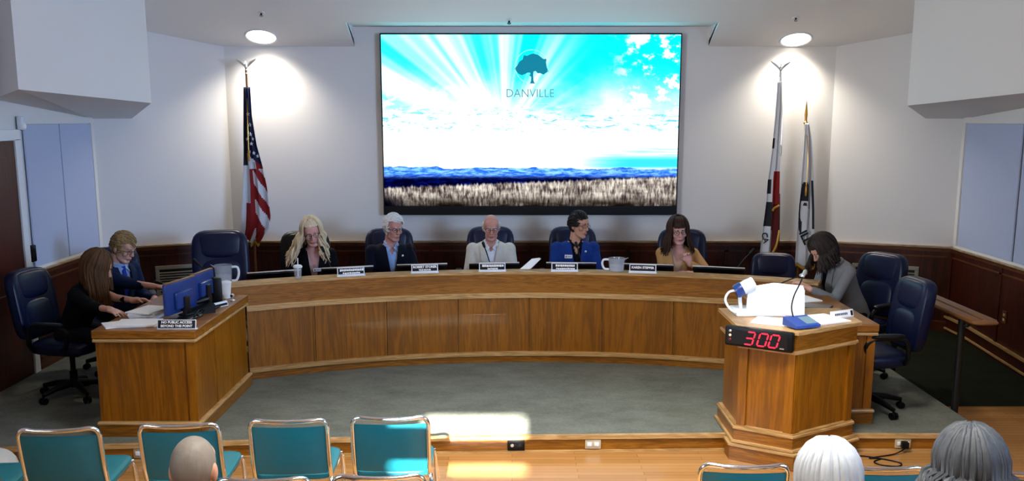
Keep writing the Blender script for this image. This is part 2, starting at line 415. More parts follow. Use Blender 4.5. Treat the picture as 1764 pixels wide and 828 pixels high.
# door in the left wall
dm = MB(); x = -4.33
dm.box((x+.02, 8.14, 1.16), (.05,.09,2.08)); dm.box((x+.02, 6.98, 1.16), (.05,.09,2.08)); dm.box((x+.02, 7.56, 2.24), (.05,1.25,.09))
door = struct('door_1', dm, 'white_plastic')
dl = MB().box((x+.018, 7.56, 1.155), (.03,1.06,2.07)); dl.build('door_leaf', 'door_wood', door, 0)
dp = MB()
for zc_, hh in ((.55,.6),(1.5,1.0)): dp.box((x+.034,7.56,zc_+.05),(.012,.74,hh), bev=.005)
dp.build('door_panel', 'door_wood', door, 0)
hd = MB().tube([(x+.03,7.16,1.13),(x+.085,7.16,1.13),(x+.085,7.28,1.13)], .011).lathe([(.028,0),(.028,.012)], (x+.035,7.16,1.13), 16, Matrix.Rotation(PI/2,3,'Y')); hd.build('door_handle', 'steel', door)

# black reader and white sensor by the door
pp = at_y(45,432,8.19); t = thing('card_reader', 'small black card reader on the wall beside the door casing', 'card reader', (-4.30, 8.23, 1.17))
rel(MB().box((-4.29,8.23,1.19),(.035,.075,.15),bev=.008), t).build('housing','plastic_black',t); rel(MB().box((-4.27,8.23,1.22),(.006,.04,.05),bev=.002), t).build('keypad','plastic_dark',t)
t = thing('motion_sensor', 'small white motion sensor high on the wall above the door', 'sensor', (-4.31, 8.22, 2.32))
rel(MB().box((-4.285,8.22,2.34),(.05,.07,.12),bev=.015), t).build('housing','white_plastic',t); rel(MB().ell((-4.26,8.22,2.315),(.016,.024,.03)), t).build('lens','paper',t)

# sprinkler heads and downlights in the sloping ceiling
slope_dir = Vector((0,-1,.4)).normalized(); nrm = Vector((0,-.4,-1)).normalized()     # nrm points into the room
def ceil_pt(px, py):
    ta = math.tan(ray_angle(py))
    y = (3.14 + .4*YW - CAMH) / (.4 - ta); return at_y(px, py, y)
SM = frame_m((0,0,0), (1,0,0), slope_dir).to_3x3()
if (SM @ Vector((0,0,1))).dot(nrm) < 0: SM = SM @ Matrix.Rotation(PI,3,'X')
for (px,py,lab) in ((450,22,'tiny fire sprinkler in the ceiling above the downlight over the striped flag'),(877,35,'tiny fire sprinkler in the ceiling above the middle of the screen'),(1371,30,'tiny fire sprinkler in the ceiling above the downlight over the two pale flags')):
    c = ceil_pt(px,py); t = thing('fire_sprinkler', lab, 'sprinkler', c, group='ceiling sprinklers')
    MB().lathe([(.035,0),(.033,.006),(.012,.008)],(0,0,0),16,SM).build('escutcheon','white_plastic',t)
    MB().lathe([(.010,.006),(.010,.03),(.020,.032),(.020,.036)],(0,0,0),12,SM).build('head','plastic_dark',t)
LAMPS = []
for (px,py,lab) in ((450,63,'round recessed downlight glowing above the striped flag'),(1371,68,'round recessed downlight glowing above the two pale flags')):
    c = ceil_pt(px,py); t = thing('recessed_downlight', lab, 'ceiling light', c, group='recessed downlights'); LAMPS.append(c)
    ring = MB(); n = 40
    ring.grid(n, 4, lambda u,v: SM @ Vector(((.148+.03*v)*math.cos(2*PI*u),(.148+.03*v)*math.sin(2*PI*u),.002+.010*math.sin(PI*v)))); ring.build('trim_ring','white_plastic',t)
    MB().lathe([(.149,.001),(.149,.004)],(0,0,0),40,SM).build('lens','lamp_glow',t)
# wainscot ventilation grilles
def grille(p0, p1, s0, s1, z0, z1, lab):
    a = Vector((*p0,0)); b = Vector((*p1,0)); d = (b-a).normalized(); n = Vector((d.y,-d.x,0))
    c = a + d*((s0+s1)/2) + n*.026; t = thing('vent_grille', lab, 'vent', (c.x,c.y,z0), math.atan2(d.y,d.x), 'wainscot vents')
    W, H = s1-s0, z1-z0
    MB().box((0,.008-.004,H/2),(W-.04,.01,H-.04)).build('backing','dark_gap',t,0)
    f = MB()
    for zc_ in (.02,H-.02): f.box((0,-.004,zc_),(W,.02,.04),bev=.004)
    for xc in (-W/2+.02,W/2-.02): f.box((xc,-.004,H/2),(.04,.02,H-.08),bev=.004)
    f.build('frame','metal_grille',t,0)
    k = int((H-.1)/.028); sl = MB()
    for i in range(k): sl.box((0,-.006,.055+i*.028),(W-.08,.014,.010),Matrix.Rotation(.5,3,'X'))
    sl.build('slat','metal_grille',t,0)
wl = ((-4.33,9.74),(-3.11,10.3)); wr = ((3.50,10.3),(4.70,9.80))
grille(*wl, .50, 1.22, .36, .80, 'wide metal vent grille in the wainscot behind the clerks')
grille(*wr, .30, 0.98, .36, .80, 'wide metal vent grille in the wainscot behind the two empty chairs')
# outlets along the step
def outlet(nme, px, py, lab, face, plug, size=(.115,.012,.072)):
    p = at_z(px, py, .06); yy = None
    for a, b in zip(DE, DE[1:]):
        if a[0] <= p.x <= b[0]: yy = a[1] + (b[1]-a[1])*(p.x-a[0])/(b[0]-a[0])
    t = thing(nme, lab, 'outlet', (p.x, yy-.018, .058), group='outlets on the dais step')
    MB().box((0,0,0),size,bev=.004).build('plate',face,t)
    r = MB()
    for dx in (-.026,.026): r.box((dx,-.008,0),(.034,.008,.030),bev=.004)
    r.build('socket',plug,t)
    return t
outlet('power_outlet', 1022, 766, 'almond power outlet on the dais step nearest the lectern', 'almond', 'white_plastic')
outlet('power_outlet', 236, 787, 'almond power outlet on the dais step below the clerk desk', 'almond', 'white_plastic')
t = outlet('audio_outlet', 889, 765, 'black outlet plate on the dais step beside the sunlit patch', 'plastic_black', 'plastic_dark', (.125,.014,.085)); MB().lathe([(.012,0),(.012,.012)],(-.028,-.012,0.002),14,Matrix.Rotation(PI/2,3,'X')).build('jack','silver_metal',t)
t = outlet('power_outlet', 1563, 769, 'almond power outlet with a black plug on the step beyond the lectern', 'almond', 'white_plastic')
MB().box((.0,-.035,.0),(.05,.045,.05),bev=.008).build('plug','plastic_black',t)
base = Vector(t.location)
pts = [base+Vector((0,-.05,-.02)), base+Vector((-.10,-.09,-.05)), base+Vector((-.30,-.16,-.052)), Vector((2.62,6.28,.006)), Vector((2.55,6.22,.006)), Vector((2.57,6.16,.006)), Vector((2.68,6.13,.006)), Vector((2.72,6.20,.006)), Vector((2.58,6.30,.006)), Vector((2.47,6.34,.006))]
def smooth_path(pts, n=8):
    pts = [Vector(p) for p in pts]; out = []
    for i in range(len(pts)-1):
        p0 = pts[max(i-1,0)]; p1 = pts[i]; p2 = pts[i+1]; p3 = pts[min(i+2,len(pts)-1)]
        for k in range(n):
            u = k/n; out.append(.5*((2*p1)+(p2-p0)*u+(2*p0-5*p1+4*p2-p3)*u*u+(3*p1-p0-3*p2+p3)*u**3))
    return out + [pts[-1]]
tag(MB().tube(smooth_path(pts), .005, 8).build('extension_cable','plastic_black'), 'thin black cable running from the plug to the lectern base', 'cable')
t = thing('wall_outlet', 'brown outlet plate with two pale sockets on the dark wainscot by the ramp', 'outlet', (4.674,8.62,.52))
MB().box((0,0,0),(.010,.075,.12),bev=.003).build('plate','mahogany_trim',t)
for s in (-1,1): MB().box((-.007,0,s*.024),(.006,.03,.026),bev=.003).build('socket','almond',t)

# handrail at the edge of the ramp
t = thing('ramp_handrail', 'wooden two board handrail on a black post beside the ramp', 'handrail', (3.53,7.12,0))
zr = .885
for k, dx in enumerate((-.055,.055)):
    rel(MB().box((3.53+dx,7.65,zr),(.085,1.75,.035),bev=.010), t).build('rail_board','gold_rail',t)
rel(MB().ell((3.53,6.78,zr-.003),(.098,.05,.016),e=.6), t).build('end_cap','gold_rail',t)
for i, yy in enumerate((7.12,8.35)):
    q = rel(MB().tube([(3.53,yy,.0),(3.53,yy,zr-.05)], .028, 14), t).build('post','black_paint',t)
    rel(MB().tube(smooth_path([(3.53,yy,zr-.10),(3.53,yy-.10,zr-.085),(3.53,yy-.17,zr-.03)],5), .010, 8).box((3.53,yy-.17,zr-.024),(.1,.05,.008)), t).build('bracket','black_paint',t)
# ================================================================== LED SCREEN
SX0, SX1, SZ0, SZ1, SY = -1.413, 1.816, 1.328, 3.272, 10.20
CZ0 = 1.425
scr = thing('video_wall', 'huge bright video screen showing hills and sunrays on the back wall', 'screen', ((SX0+SX1)/2, SY+.03, SZ0))
MB_ = rel(MB().box(((SX0+SX1)/2, SY+.045, (SZ0+SZ1)/2), (SX1-SX0, .09, SZ1-SZ0), bev=.006), scr); MB_.build('cabinet', 'plastic_black', scr, 0)
rel(MB().box(((SX0+SX1)/2, SY-.001, (SZ0+CZ0)/2-.004), (SX1-SX0-.02, .008, CZ0-SZ0-.015)), scr).build('bottom_bezel', 'plastic_black', scr, 0)
def screen_mat():
    t = NT('screen_picture'); uv = t.coord('UV'); X, Y_, _ = t.sep(uv)
    # sky: cyan at the top, white low down
    n_big = t.noise(t.mapping(uv, (2.2,1.6,1)), 1.6, 4, .6)
    base = t.mix(t.ss(t.m('ADD', Y_, t.m('MULTIPLY', t.m('SUBTRACT', n_big, .5), .5)), .37, .86), lin('#ffffff'), lin('#2ff0ff'))
    # sun rays fanning out from a point left of the middle
    dx = t.m('MULTIPLY', t.m('SUBTRACT', X, .41), 1.75); dy = t.m('SUBTRACT', Y_, .42)
    ang = t.m('ARCTAN2', dx, dy); r1 = t.noise(t.comb(t.m('MULTIPLY', ang, 2.6), 3.3, 0), 1.9, 2, .5)
    ray = t.ss(r1, .40, .66); fade = t.m('MULTIPLY', t.ss(Y_, .38, .55), t.ss(X, .75, .45))
    sky = t.mix(t.m('MULTIPLY', t.m('MULTIPLY', ray, fade), .7), base, lin('#ffffff'))
    dark = t.m('MULTIPLY', t.ss(r1, .42, .30), t.m('MULTIPLY', t.ss(Y_, .55, .8), t.ss(X, .6, .4)))
    sky = t.mix(t.m('MULTIPLY', dark, .7), sky, lin('#35cfee'))
    # puffy clouds top right and left
    cl = t.noise(t.mapping(uv, (9,7,1)), 1.5, 5, .62); clm = t.ss(cl, .50, .60)
    reg = t.m('MAXIMUM', t.ss(X, .72, .9), t.m('MULTIPLY', t.ss(X, .35, .1), t.ss(Y_, .75, .6)))
    sky = t.mix(t.m('MULTIPLY', t.m('MULTIPLY', clm, reg), t.ss(Y_, .5, .6)), sky, lin('#ffffff'))
    # broken blue-grey cloud flecks in the middle band
    fl = t.noise(t.mapping(uv, (10,24,1)), 2.0, 5, .7, .6); band = t.m('MULTIPLY', t.ss(Y_, .40, .47), t.ss(Y_, .64, .52))
    sky = t.mix(t.m('MULTIPLY', t.m('MULTIPLY', t.ss(fl, .51, .62), band), .7), sky, lin('#4fa9c8'))
    st = t.noise(t.mapping(uv, (3,60,1)), 1.0, 4, .6)
    sky = t.mix(t.m('MULTIPLY', t.m('MULTIPLY', t.ss(st, .5, .62), t.m('MULTIPLY', t.ss(Y_, .40, .31), t.ss(X, .6, .95))), .8), sky, lin('#7cd8ea'))
    wash = t.m('MULTIPLY', t.m('MULTIPLY', t.ss(X, .55, .85), t.ss(Y_, .21, .24)), t.ss(Y_, .33, .27)); sky = t.mix(wash, sky, lin('#67cfe4'))
    # hills
    h = t.noise(t.comb(t.m('MULTIPLY', X, 5.0), .7, 0), 1.3, 5, .55)
    hill = t.m('ADD', t.m('SUBTRACT', .235, t.m('MULTIPLY', X, .018)), t.m('MULTIPLY', t.m('SUBTRACT', h, .5), .105))
    hmask = t.ss(t.m('SUBTRACT', hill, Y_), -.002, .003)
    hn = t.noise(t.mapping(uv, (20,52,1)), 1.0, 6, .7)
    hc = t.mix(t.ss(hn, .40, .60), lin('#4c88ea'), lin('#a5cdfb')); hc = t.mix(t.ss(Y_, .20, .155), hc, t.mix(t.ss(hn, .45, .7), lin('#07144a'), lin('#1c3f9c')))
    col = t.mix(hmask, sky, hc)
    # dry grass
    gtop = t.m('ADD', t.m('ADD', .112, t.m('MULTIPLY', X, .065)), t.m('MULTIPLY', t.m('SUBTRACT', t.noise(t.mapping(uv, (90,1,1)), 1.0, 3), .5), .05))
    gm = t.ss(t.m('SUBTRACT', gtop, Y_), -.006, .012)
    g1 = t.noise(t.mapping(uv, (130,16,1), rot=(0,0,.12)), 1.0, 4, .65); g2 = t.noise(t.mapping(uv, (7,14,1)), 1.0, 3)
    gc = t.mix(t.ss(t.m('ADD', t.m('MULTIPLY', g1, .7), t.m('MULTIPLY', g2, .5)), .42, .78), lin('#5a4a4c'), lin('#dcd8d0'))
    gc = t.mix(t.m('MULTIPLY', t.ss(Y_, .08, .0), t.ss(g2, .25, .6)), gc, lin('#3a2f26'))
    corner = t.m('MULTIPLY', t.ss(t.m('ADD', X, t.m('MULTIPLY', Y_, .9)), .12, .0), 1.0)
    gc = t.mix(corner, gc, lin('#0a1030'))
    col = t.mix(gm, col, gc)
    gmn = t.n.new('ShaderNodeGamma'); t.l.new(col, gmn.inputs[0]); gmn.inputs[1].default_value = 1.8   # the wall is brighter than the picture can hold
    t.set(base=(0,0,0,1), rough=.5, spec=.0, ecol=gmn.outputs[0], estr=2.1); M['screen_picture'] = t.mat
screen_mat()
W, H = SX1-SX0-.03, SZ1-CZ0-.02
pic = MB().box((0,0,0),(W,.006,H)); o = bpy.data.objects.new('display', pic.mesh('display','screen_picture',0)); COL.objects.link(o); o.parent = scr
o.location = Vector(((SX0+SX1)/2, SY-.002, CZ0+H/2+.003)) - Vector(scr.location)
uvl = o.data.uv_layers.new(name='UVMap')
for lp in o.data.loops:
    c = o.data.vertices[lp.vertex_index].co; uvl.data[lp.index].uv = (c.x/W+.5, c.z/H+.5)
emit('logo_teal', '#0b8aa8', 1.0); emit('logo_text', '#6f98a6', 1.0); emit('logo_ring', '#c9eef2', 1.1)
def spt(u, v, d=.006): return Vector((SX0+.015+u*W, SY-.005-d, CZ0+.003+v*H))
# oak-tree emblem: crown and trunk outline from the crop, one flat graphic on the screen
tree = [(231,308),(262,270),(285,228),(320,205),(333,158),(370,166),(400,150),(438,140),(490,155),(520,178),(548,200),(583,198),(578,240),(585,290),(606,338),(575,355),(550,374),(510,356),(485,358),(462,332),(440,340),(437,372),(440,440),(458,474),(398,474),(412,440),(414,400),(386,372),(405,372),(402,350),(372,352),(350,366),(310,380),(272,362)]
lg = MB(); c0 = spt(.504,.80)
def crop2w(x, y, d=.0): # logo crop pixels -> screen plane
    px = 850 + x*130/828; py = 70 + y*130/828
    q = at_y(px, py, SY-.006); return Vector((q.x, SY-.008-d, q.z))
lg.extr([crop2w(*q) for q in tree], (0,-.002,0))
rel(lg, scr).build('tree_emblem', 'logo_teal', scr, 0)
ringm = MB(); rc = crop2w(420,285); rr = (crop2w(600,285)-rc).length
ringm.tube([rc+Vector((rr*math.cos(a),0,rr*math.sin(a))) for a in [2*PI*i/64 for i in range(64)]], .0028, 6, closed=True); rel(ringm, scr).build('emblem_ring','logo_ring',scr)
a, b = crop2w(112,580), crop2w(692,580)
tm = text_mb('DANVILLE', .125, frame_m((a+b)/2, (1,0,0), (0,0,1)), .0006, squash=.93); rel(tm, scr).build('lettering','logo_text',scr,0)
sm = MB()
for k in range(14):
    q = crop2w(225+k*29, 692); sm.box(q, (.014+.006*(k%3),.002,.006))
rel(sm, scr).build('small_lettering','logo_ring',scr,0)
# ================================================================== CURVED COUNCIL DAIS DESK
AC = Vector((.20, 3.10, 0)); RR = 5.40
PH0, PH1 = -27.6, 25.2                                  # ends of the panelled front
def arc_pt(r, deg, z=0.0):
    a = R(deg); return Vector((AC.x + r*math.sin(a), AC.y + r*math.cos(a), z))
def ring(r0, r1, z0, z1, d0, d1, n=64, zin=None):
    mb = MB(); vs = []
    for i in range(n+1):
        d = d0 + (d1-d0)*i/n
        vs += [arc_pt(r0,d,z0), arc_pt(r1,d,z0), arc_pt(r1,d,z1), arc_pt(r0,d,z1)]
    fs = []
    for i in range(n):
        a, b = i*4, i*4+4
        fs += [(a,b,b+1,a+1)[::-1],(a+1,b+1,b+2,a+2)[::-1],(a+2,b+2,b+3,a+3)[::-1],(a+3,b+3,b,a)[::-1]]
    fs += [(0,1,2,3)[::-1], (n*4,n*4+1,n*4+2,n*4+3)]
    return mb.add(vs, fs)
LZ = .978                                               # top of the ledge
desk = thing('council_desk', 'long curved oak council desk with panelled front', 'desk', tuple(arc_pt(RR,0,DZ)))
def dpart(mb, name, mat, smooth=30, parent=None): return rel(mb, desk).build(name, mat, parent or desk, smooth)
dpart(ring(RR-.012, RR+.17, LZ-.022, LZ, -31.0, 27.0), 'ledge_top', 'oak_trim')
dpart(ring(RR, RR+.15, LZ-.20, LZ-.022, -31.0, 27.0), 'fascia', 'oak_rail')
dpart(join(ring(RR-.022, RR+.01, .735, .765, PH0, PH1+1), ring(RR-.012, RR+.01, .765, .782, PH0, PH1+1)), 'moulding', 'oak_trim')
edges = []
for px in (427, 543, 667, 790, 912, 1037, 1160, 1262):    # joints between the front panels, read at mid-height
    best = min((abs(at_y(px, 560, (q := arc_pt(RR, d/20)).y).x - q.x), d/20) for d in range(-580, 560))
    edges.append(best[1])
edges[0] = PH0
for a, b in zip(edges, edges[1:]):
    dpart(ring(RR+.008, RR+.03, .22, .74, a+.02, b-.02, 16), 'front_panel', 'oak')
for e in edges[1:-1]:
    for o_ in (-.16,.03): dpart(ring(RR, RR+.02, .22, .74, e+o_, e+o_+.13, 2), 'stile', 'oak')
dpart(join(ring(RR-.030, RR+.02, .185, .205, PH0, PH1+1), ring(RR-.022, RR+.02, .205, .222, PH0, PH1+1)), 'base_moulding', 'oak_trim')
dpart(ring(RR-.012, RR+.02, DZ, .186, PH0, PH1+1), 'plinth', 'oak_rail')
dpart(ring(RR+.03, RR+.70, .835, .865, -30.5, 26.6), 'worktop', 'oak_rail')
dpart(ring(RR+.66, RR+.69, .74, .836, -30.0, 26), 'apron', 'oak_rail')
for d in (-29, -14, 0, 13, 25): dpart(ring(RR+.05, RR+.62, DZ, .836, d-.15, d+.15, 2), 'gable', 'oak')

# ------------------------------------------------------------------ side desks
def side_desk(name, label, xi, xo, yf, yb, zt, npan, gap=0.0):
    """xi = inner face (towards the open floor), xo = outer edge, yf front, yb back"""
    t = thing(name, label, 'desk', ((xi+xo)/2, yf, DZ)); s = 1 if xi > xo else -1
    x0, x1 = min(xi,xo), max(xi,xo); b = lambda m, n, mat, p=None: rel(m, t).build(n, mat, p or t, 0)
    o = .018
    b(MB().box(((x0+x1)/2,(yf+yb)/2,zt-.03),(x1-x0+2*o,yb-yf+2*o,.06),bev=.006), 'worktop', 'oak_rail')
    b(join(MB().box(((x0+x1)/2,yf-.006,zt-.075),(x1-x0+.03,.03,.022),bev=.006), MB().box((xi+s*.006,(yf+yb)/2,zt-.075),(.03,yb-yf,.022),bev=.006), MB().box((xo-s*.006,(yf+yb)/2,zt-.075),(.03,yb-yf,.022),bev=.006)), 'moulding', 'oak_trim')
    # front end: frame and panel
    b(MB().box(((x0+x1)/2,yf+.022,(DZ+zt-.06)/2),(x1-x0-.02,.02,zt-.06-DZ)), 'end_panel', 'oak')
    for xc_ in (x0+.03,x1-.03): b(MB().box((xc_,yf+.016,(DZ+zt-.08)/2),(.06,.032,zt-.08-DZ)), 'stile', 'oak')
    # inner long side
    xs = xi - s*.018
    L = yb-yf
    for k in range(npan):
        ya, yc = yf+.06+(L-.06)*k/npan, yf+.06+(L-.06)*(k+1)/npan
        b(MB().box((xs,(ya+yc)/2,(DZ+zt-.06)/2),(.02,yc-ya-.006,zt-.06-DZ)), 'side_panel', 'oak')
        if k: b(MB().box((xs+s*.009,ya,(DZ+zt-.08)/2),(.012,.022,zt-.08-DZ)), 'stile', 'oak')
    b(MB().box((xs+s*.006,yf+.047,(DZ+zt-.08)/2),(.024,.03,zt-.08-DZ)), 'stile', 'oak')
    b(join(MB().box(((x0+x1)/2,yf-.006,DZ+.045),(x1-x0+.02,.03,.09)), MB().box((xi+s*.004,(yf+yb)/2,DZ+.045),(.03,yb-yf,.09))), 'plinth', 'oak_rail')
    b(join(MB().box(((x0+x1)/2,yf-.012,DZ+.10),(x1-x0+.04,.04,.024),bev=.008), MB().box((xi+s*.010,(yf+yb)/2,DZ+.10),(.04,yb-yf,.024),bev=.008)), 'base_moulding', 'oak_trim')
    b(MB().box((xo+s*.45,yb-.06,(DZ+zt-.06)/2),(.02,.08,zt-.07-DZ)), 'gable', 'oak')
    return t
side_desk('clerk_desk', 'oak clerk desk with monitors and paper stacks on it', -2.262, -2.965, 6.43, 7.74, .905, 3)
side_desk('staff_desk', 'oak side desk behind the lectern with a grey tablet on it', 1.985, 2.70, 6.72, 7.88, .885, 3)

# ------------------------------------------------------------------ lectern
lec = thing('lectern', 'oak lectern with angled front holding the red timer', 'lectern', (1.95, 6.25, 0))
LP_, KP_, RP_ = Vector((1.54,6.28)), Vector((1.92,6.04)), Vector((2.48,6.38))
def lec_poly(off, yb):
    """front outline pushed inwards by off; straight back at yb"""
    n1 = Vector(((KP_-LP_).y, -(KP_-LP_).x)).normalized(); n2 = Vector(((RP_-KP_).y, -(RP_-KP_).x)).normalized()
    n1 = -n1 if n1.y > 0 else n1; n2 = -n2 if n2.y > 0 else n2
    a, b_, c = LP_-n1*off, KP_, RP_-n2*off
    d1 = (KP_-LP_).normalized(); d2 = (RP_-KP_).normalized()
    # intersection of the two shifted lines
    p = LP_-n1*off; q = RP_-n2*off; det = d1.x*(-d2.y)+d2.x*d1.y
    rx, ry = q.x-p.x, q.y-p.y; tt = (rx*(-d2.y)+d2.x*ry)/det
    k = p+d1*tt; xl, xr = LP_.x+off, RP_.x-off
    l = k + d1*((xl-k.x)/d1.x); r = k + d2*((xr-k.x)/d2.x)
    return [(l.x,l.y),(k.x,k.y),(r.x,r.y),(xr,max(yb,r.y+.01)),(xl,max(yb,l.y+.01))]
def lp(mb, n, mat, p=None): return rel(mb, lec).build(n, mat, p or lec, 0)
TZ = .975
lp(MB().prism(lec_poly(.0,6.425), .0, .115), 'plinth', 'oak_rail')
lp(join(MB().prism(lec_poly(-.012,6.425), .108, .122), MB().prism(lec_poly(.012,6.84), .127, .145)), 'plinth_moulding', 'oak_trim')
lp(MB().prism(lec_poly(.03,6.82), .14, .225), 'base_rail', 'oak_rail')
lp(join(MB().prism(lec_poly(.022,6.83), .225, .24), MB().prism(lec_poly(.034,6.82), .24, .252)), 'base_moulding', 'oak_trim')
lp(MB().prism(lec_poly(.062,6.80), .25, .83), 'body_panel', 'oak')
P_ = [Vector((*q,0)) for q in lec_poly(.052,6.8)]
for a, b in ((P_[0],P_[1]),(P_[1],P_[2])):
    d = (b-a).normalized(); ang = math.atan2(d.y,d.x); rm = Matrix.Rotation(ang,3,'Z'); L = (b-a).length
    for s in (.03, L-.03): c = a+d*s; lp(MB().box((c.x,c.y,.54),(.06,.022,.58),rm), 'stile', 'oak')
lp(join(MB().prism(lec_poly(.028,6.83), .822, .838), MB().prism(lec_poly(.04,6.82), .81, .824)), 'moulding', 'oak_trim')
lp(MB().prism(lec_poly(.04,6.82), .836, TZ-.03), 'upper_rail', 'oak_rail')
lp(MB().prism(lec_poly(.015,6.86), TZ-.024, TZ), 'top', 'oak_trim')
LT = TZ
# speaker's timer on the left face
d1 = Vector((*(KP_-LP_),0)).normalized(); nf = Vector((d1.y,-d1.x,0)); nf = -nf if nf.y > 0 else nf
p0 = Vector((*lec_poly(.03,6.8)[0],0)); p1 = Vector((*lec_poly(.03,6.8)[1],0))
cc = (p0+p1)/2 - d1*.045 + nf*.033; zc = (.835+.972)/2; WCL, HCL = .47, .137
tim = thing('countdown_timer', 'black countdown timer reading 300 in red digits on the lectern', 'timer', (cc.x,cc.y,zc), math.atan2(d1.y,d1.x))
MB().box((0,.0,0),(WCL,.055,HCL),bev=.012).build('housing','plastic_black',tim)
MB().box((-.01,-.0275,0),(.42,.004,.10),bev=.001).build('window','plastic_dark',tim,0)
def seg_digit(segs, x0, w=.056, h=.088, t_=.010):
    sk = .012; mb = MB()
    S = {'a':((0,h/2),(w,h/2)),'g':((0,0),(w,0)),'d':((0,-h/2),(w,-h/2)),'b':((w,h/2),(w,0)),'c':((w,0),(w,-h/2)),'f':((0,h/2),(0,0)),'e':((0,0),(0,-h/2))}
    for s in segs:
        (xa,za),(xb,zb) = S[s]; xa += sk*za/(h/2); xb += sk*zb/(h/2)
        va = Vector((x0+xa,-.0300,za)); vb = Vector((x0+xb,-.0300,zb)); d = (vb-va).normalized(); va += d*.003; vb -= d*.003
        n = Vector((-d.z,0,d.x))*t_/2
        mb.extr([va, va+d*t_/2+n, vb-d*t_/2+n, vb, vb-d*t_/2-n, va+d*t_/2-n],(0,-.0015,0))
    return mb
for segs, x0 in (('agdbc',-.085),('abcdef',.005),('abcdef',.083)): seg_digit(segs,x0).build('digit','led_red',tim,0)
for zz, mt in ((.038,'silver_metal'),(.008,'led_amber'),(-.022,'red_lamp')):
    MB().lathe([(.009,0),(.009,.004),(.006,.007)],(-.195,-.029,zz),14,Matrix.Rotation(PI/2,3,'X')).build('indicator_lamp',mt,tim)
MB().box((.165,-.0295,-.045),(.03,.002,.008)).build('badge','silver_metal',tim,0)

# ================================================================== CHAIRS
def exec_chair():
    t = thing('office_chair', 'x', 'chair')
    rel_ = lambda m, n, mat, p=None, s=40: m.build(n, mat, p or t, s)
    seat = MB().ell((0,-.02,.455),(.265,.265,.065),e=.45,e2=.55); rel_(seat,'seat','leather')
    tilt = Matrix.Rotation(R(-9),3,'X')
    # backrest shell: profile swept, tall with rounded shoulders
    bk = MB()
    def back(hw, z0, z1, th, yc, e=.42): bk.ell((0,yc,(z0+z1)/2),(hw,th,(z1-z0)/2),e=e,e2=e)
    back(.245,.50,1.075,.065,.0); bk.v = [Vector((q.x, q.y + .30 + (q.z-.5)*.16 + .10*(abs(q.x)/.26)**2*-.35, q.z)) for q in bk.v]
    b_ = rel_(bk,'backrest','leather')
    hd_ = MB().ell((0,0,0),(.205,.045,.115),e=.5,e2=.55); hd_.v = [Vector((q.x, q.y+.262+(q.z+.955-.5)*.16, q.z+.945)) for q in hd_.v]; rel_(hd_,'headrest_pad','leather',b_)
    lb = MB().ell((0,0,0),(.185,.045,.15),e=.5,e2=.55); lb.v = [Vector((q.x, q.y+.258+(q.z+.68-.5)*.16, q.z+.68)) for q in lb.v]; rel_(lb,'lumbar_pad','leather',b_)
    for s in (-1,1):
        am = MB().tube(smooth_path([(s*.25,.16,.44),(s*.315,.15,.52),(s*.32,.12,.64),(s*.32,-.02,.665),(s*.32,-.15,.655),(s*.315,-.20,.60),(s*.29,-.16,.50),(s*.25,-.10,.45)],5),.019,10); a_ = rel_(am,'armrest','plastic_black')
        rel_(MB().ell((s*.32,-.03,.682),(.034,.14,.018),e=.6),'arm_pad','leather_black',a_)
    rel_(MB().box((0,.0,.385),(.26,.30,.03),bev=.01),'seat_plate','plastic_black')
    rel_(MB().tube([(0,0,.385),(0,0,.22),(0,0,.219),(0,0,.08)],[.022,.022,.032,.032],14),'gas_column','plastic_black')
    for k in range(5):
        a = 2*PI*k/5+.3; d = Vector((math.cos(a),math.sin(a),0))
        lg_ = rel_(MB().tube([d*.02+Vector((0,0,.115)), d*.16+Vector((0,0,.105)), d*.29+Vector((0,0,.075))],[.032,.026,.018],10),'base_leg','plastic_black')
        c = d*.29; w = Vector((-d.y,d.x,0)); cs = MB()
        for s in (-1,1): cs.tube([c+w*s*.008+Vector((0,0,.028)), c+w*s*.026+Vector((0,0,.028))],.028,14)
        cs.tube([c+Vector((0,0,.03)),c+Vector((0,0,.085))],.009,8); rel_(cs,'caster','plastic_black',lg_)
    return t
EC = exec_chair(); ec_used = False
def put_exec(x, y, face_deg, label, z=DZ, group=None, sc=1.0):
    """face_deg: 0 faces the camera, + turns towards +x"""
    global ec_used
    o = EC if not ec_used else copy_tree(EC); ec_used = True
    o.location = (x,y,z); o.rotation_euler = (0,0,R(face_deg)); o.scale = (sc,)*3
    return tag(o, label, 'chair', group or 'navy leather office chairs')

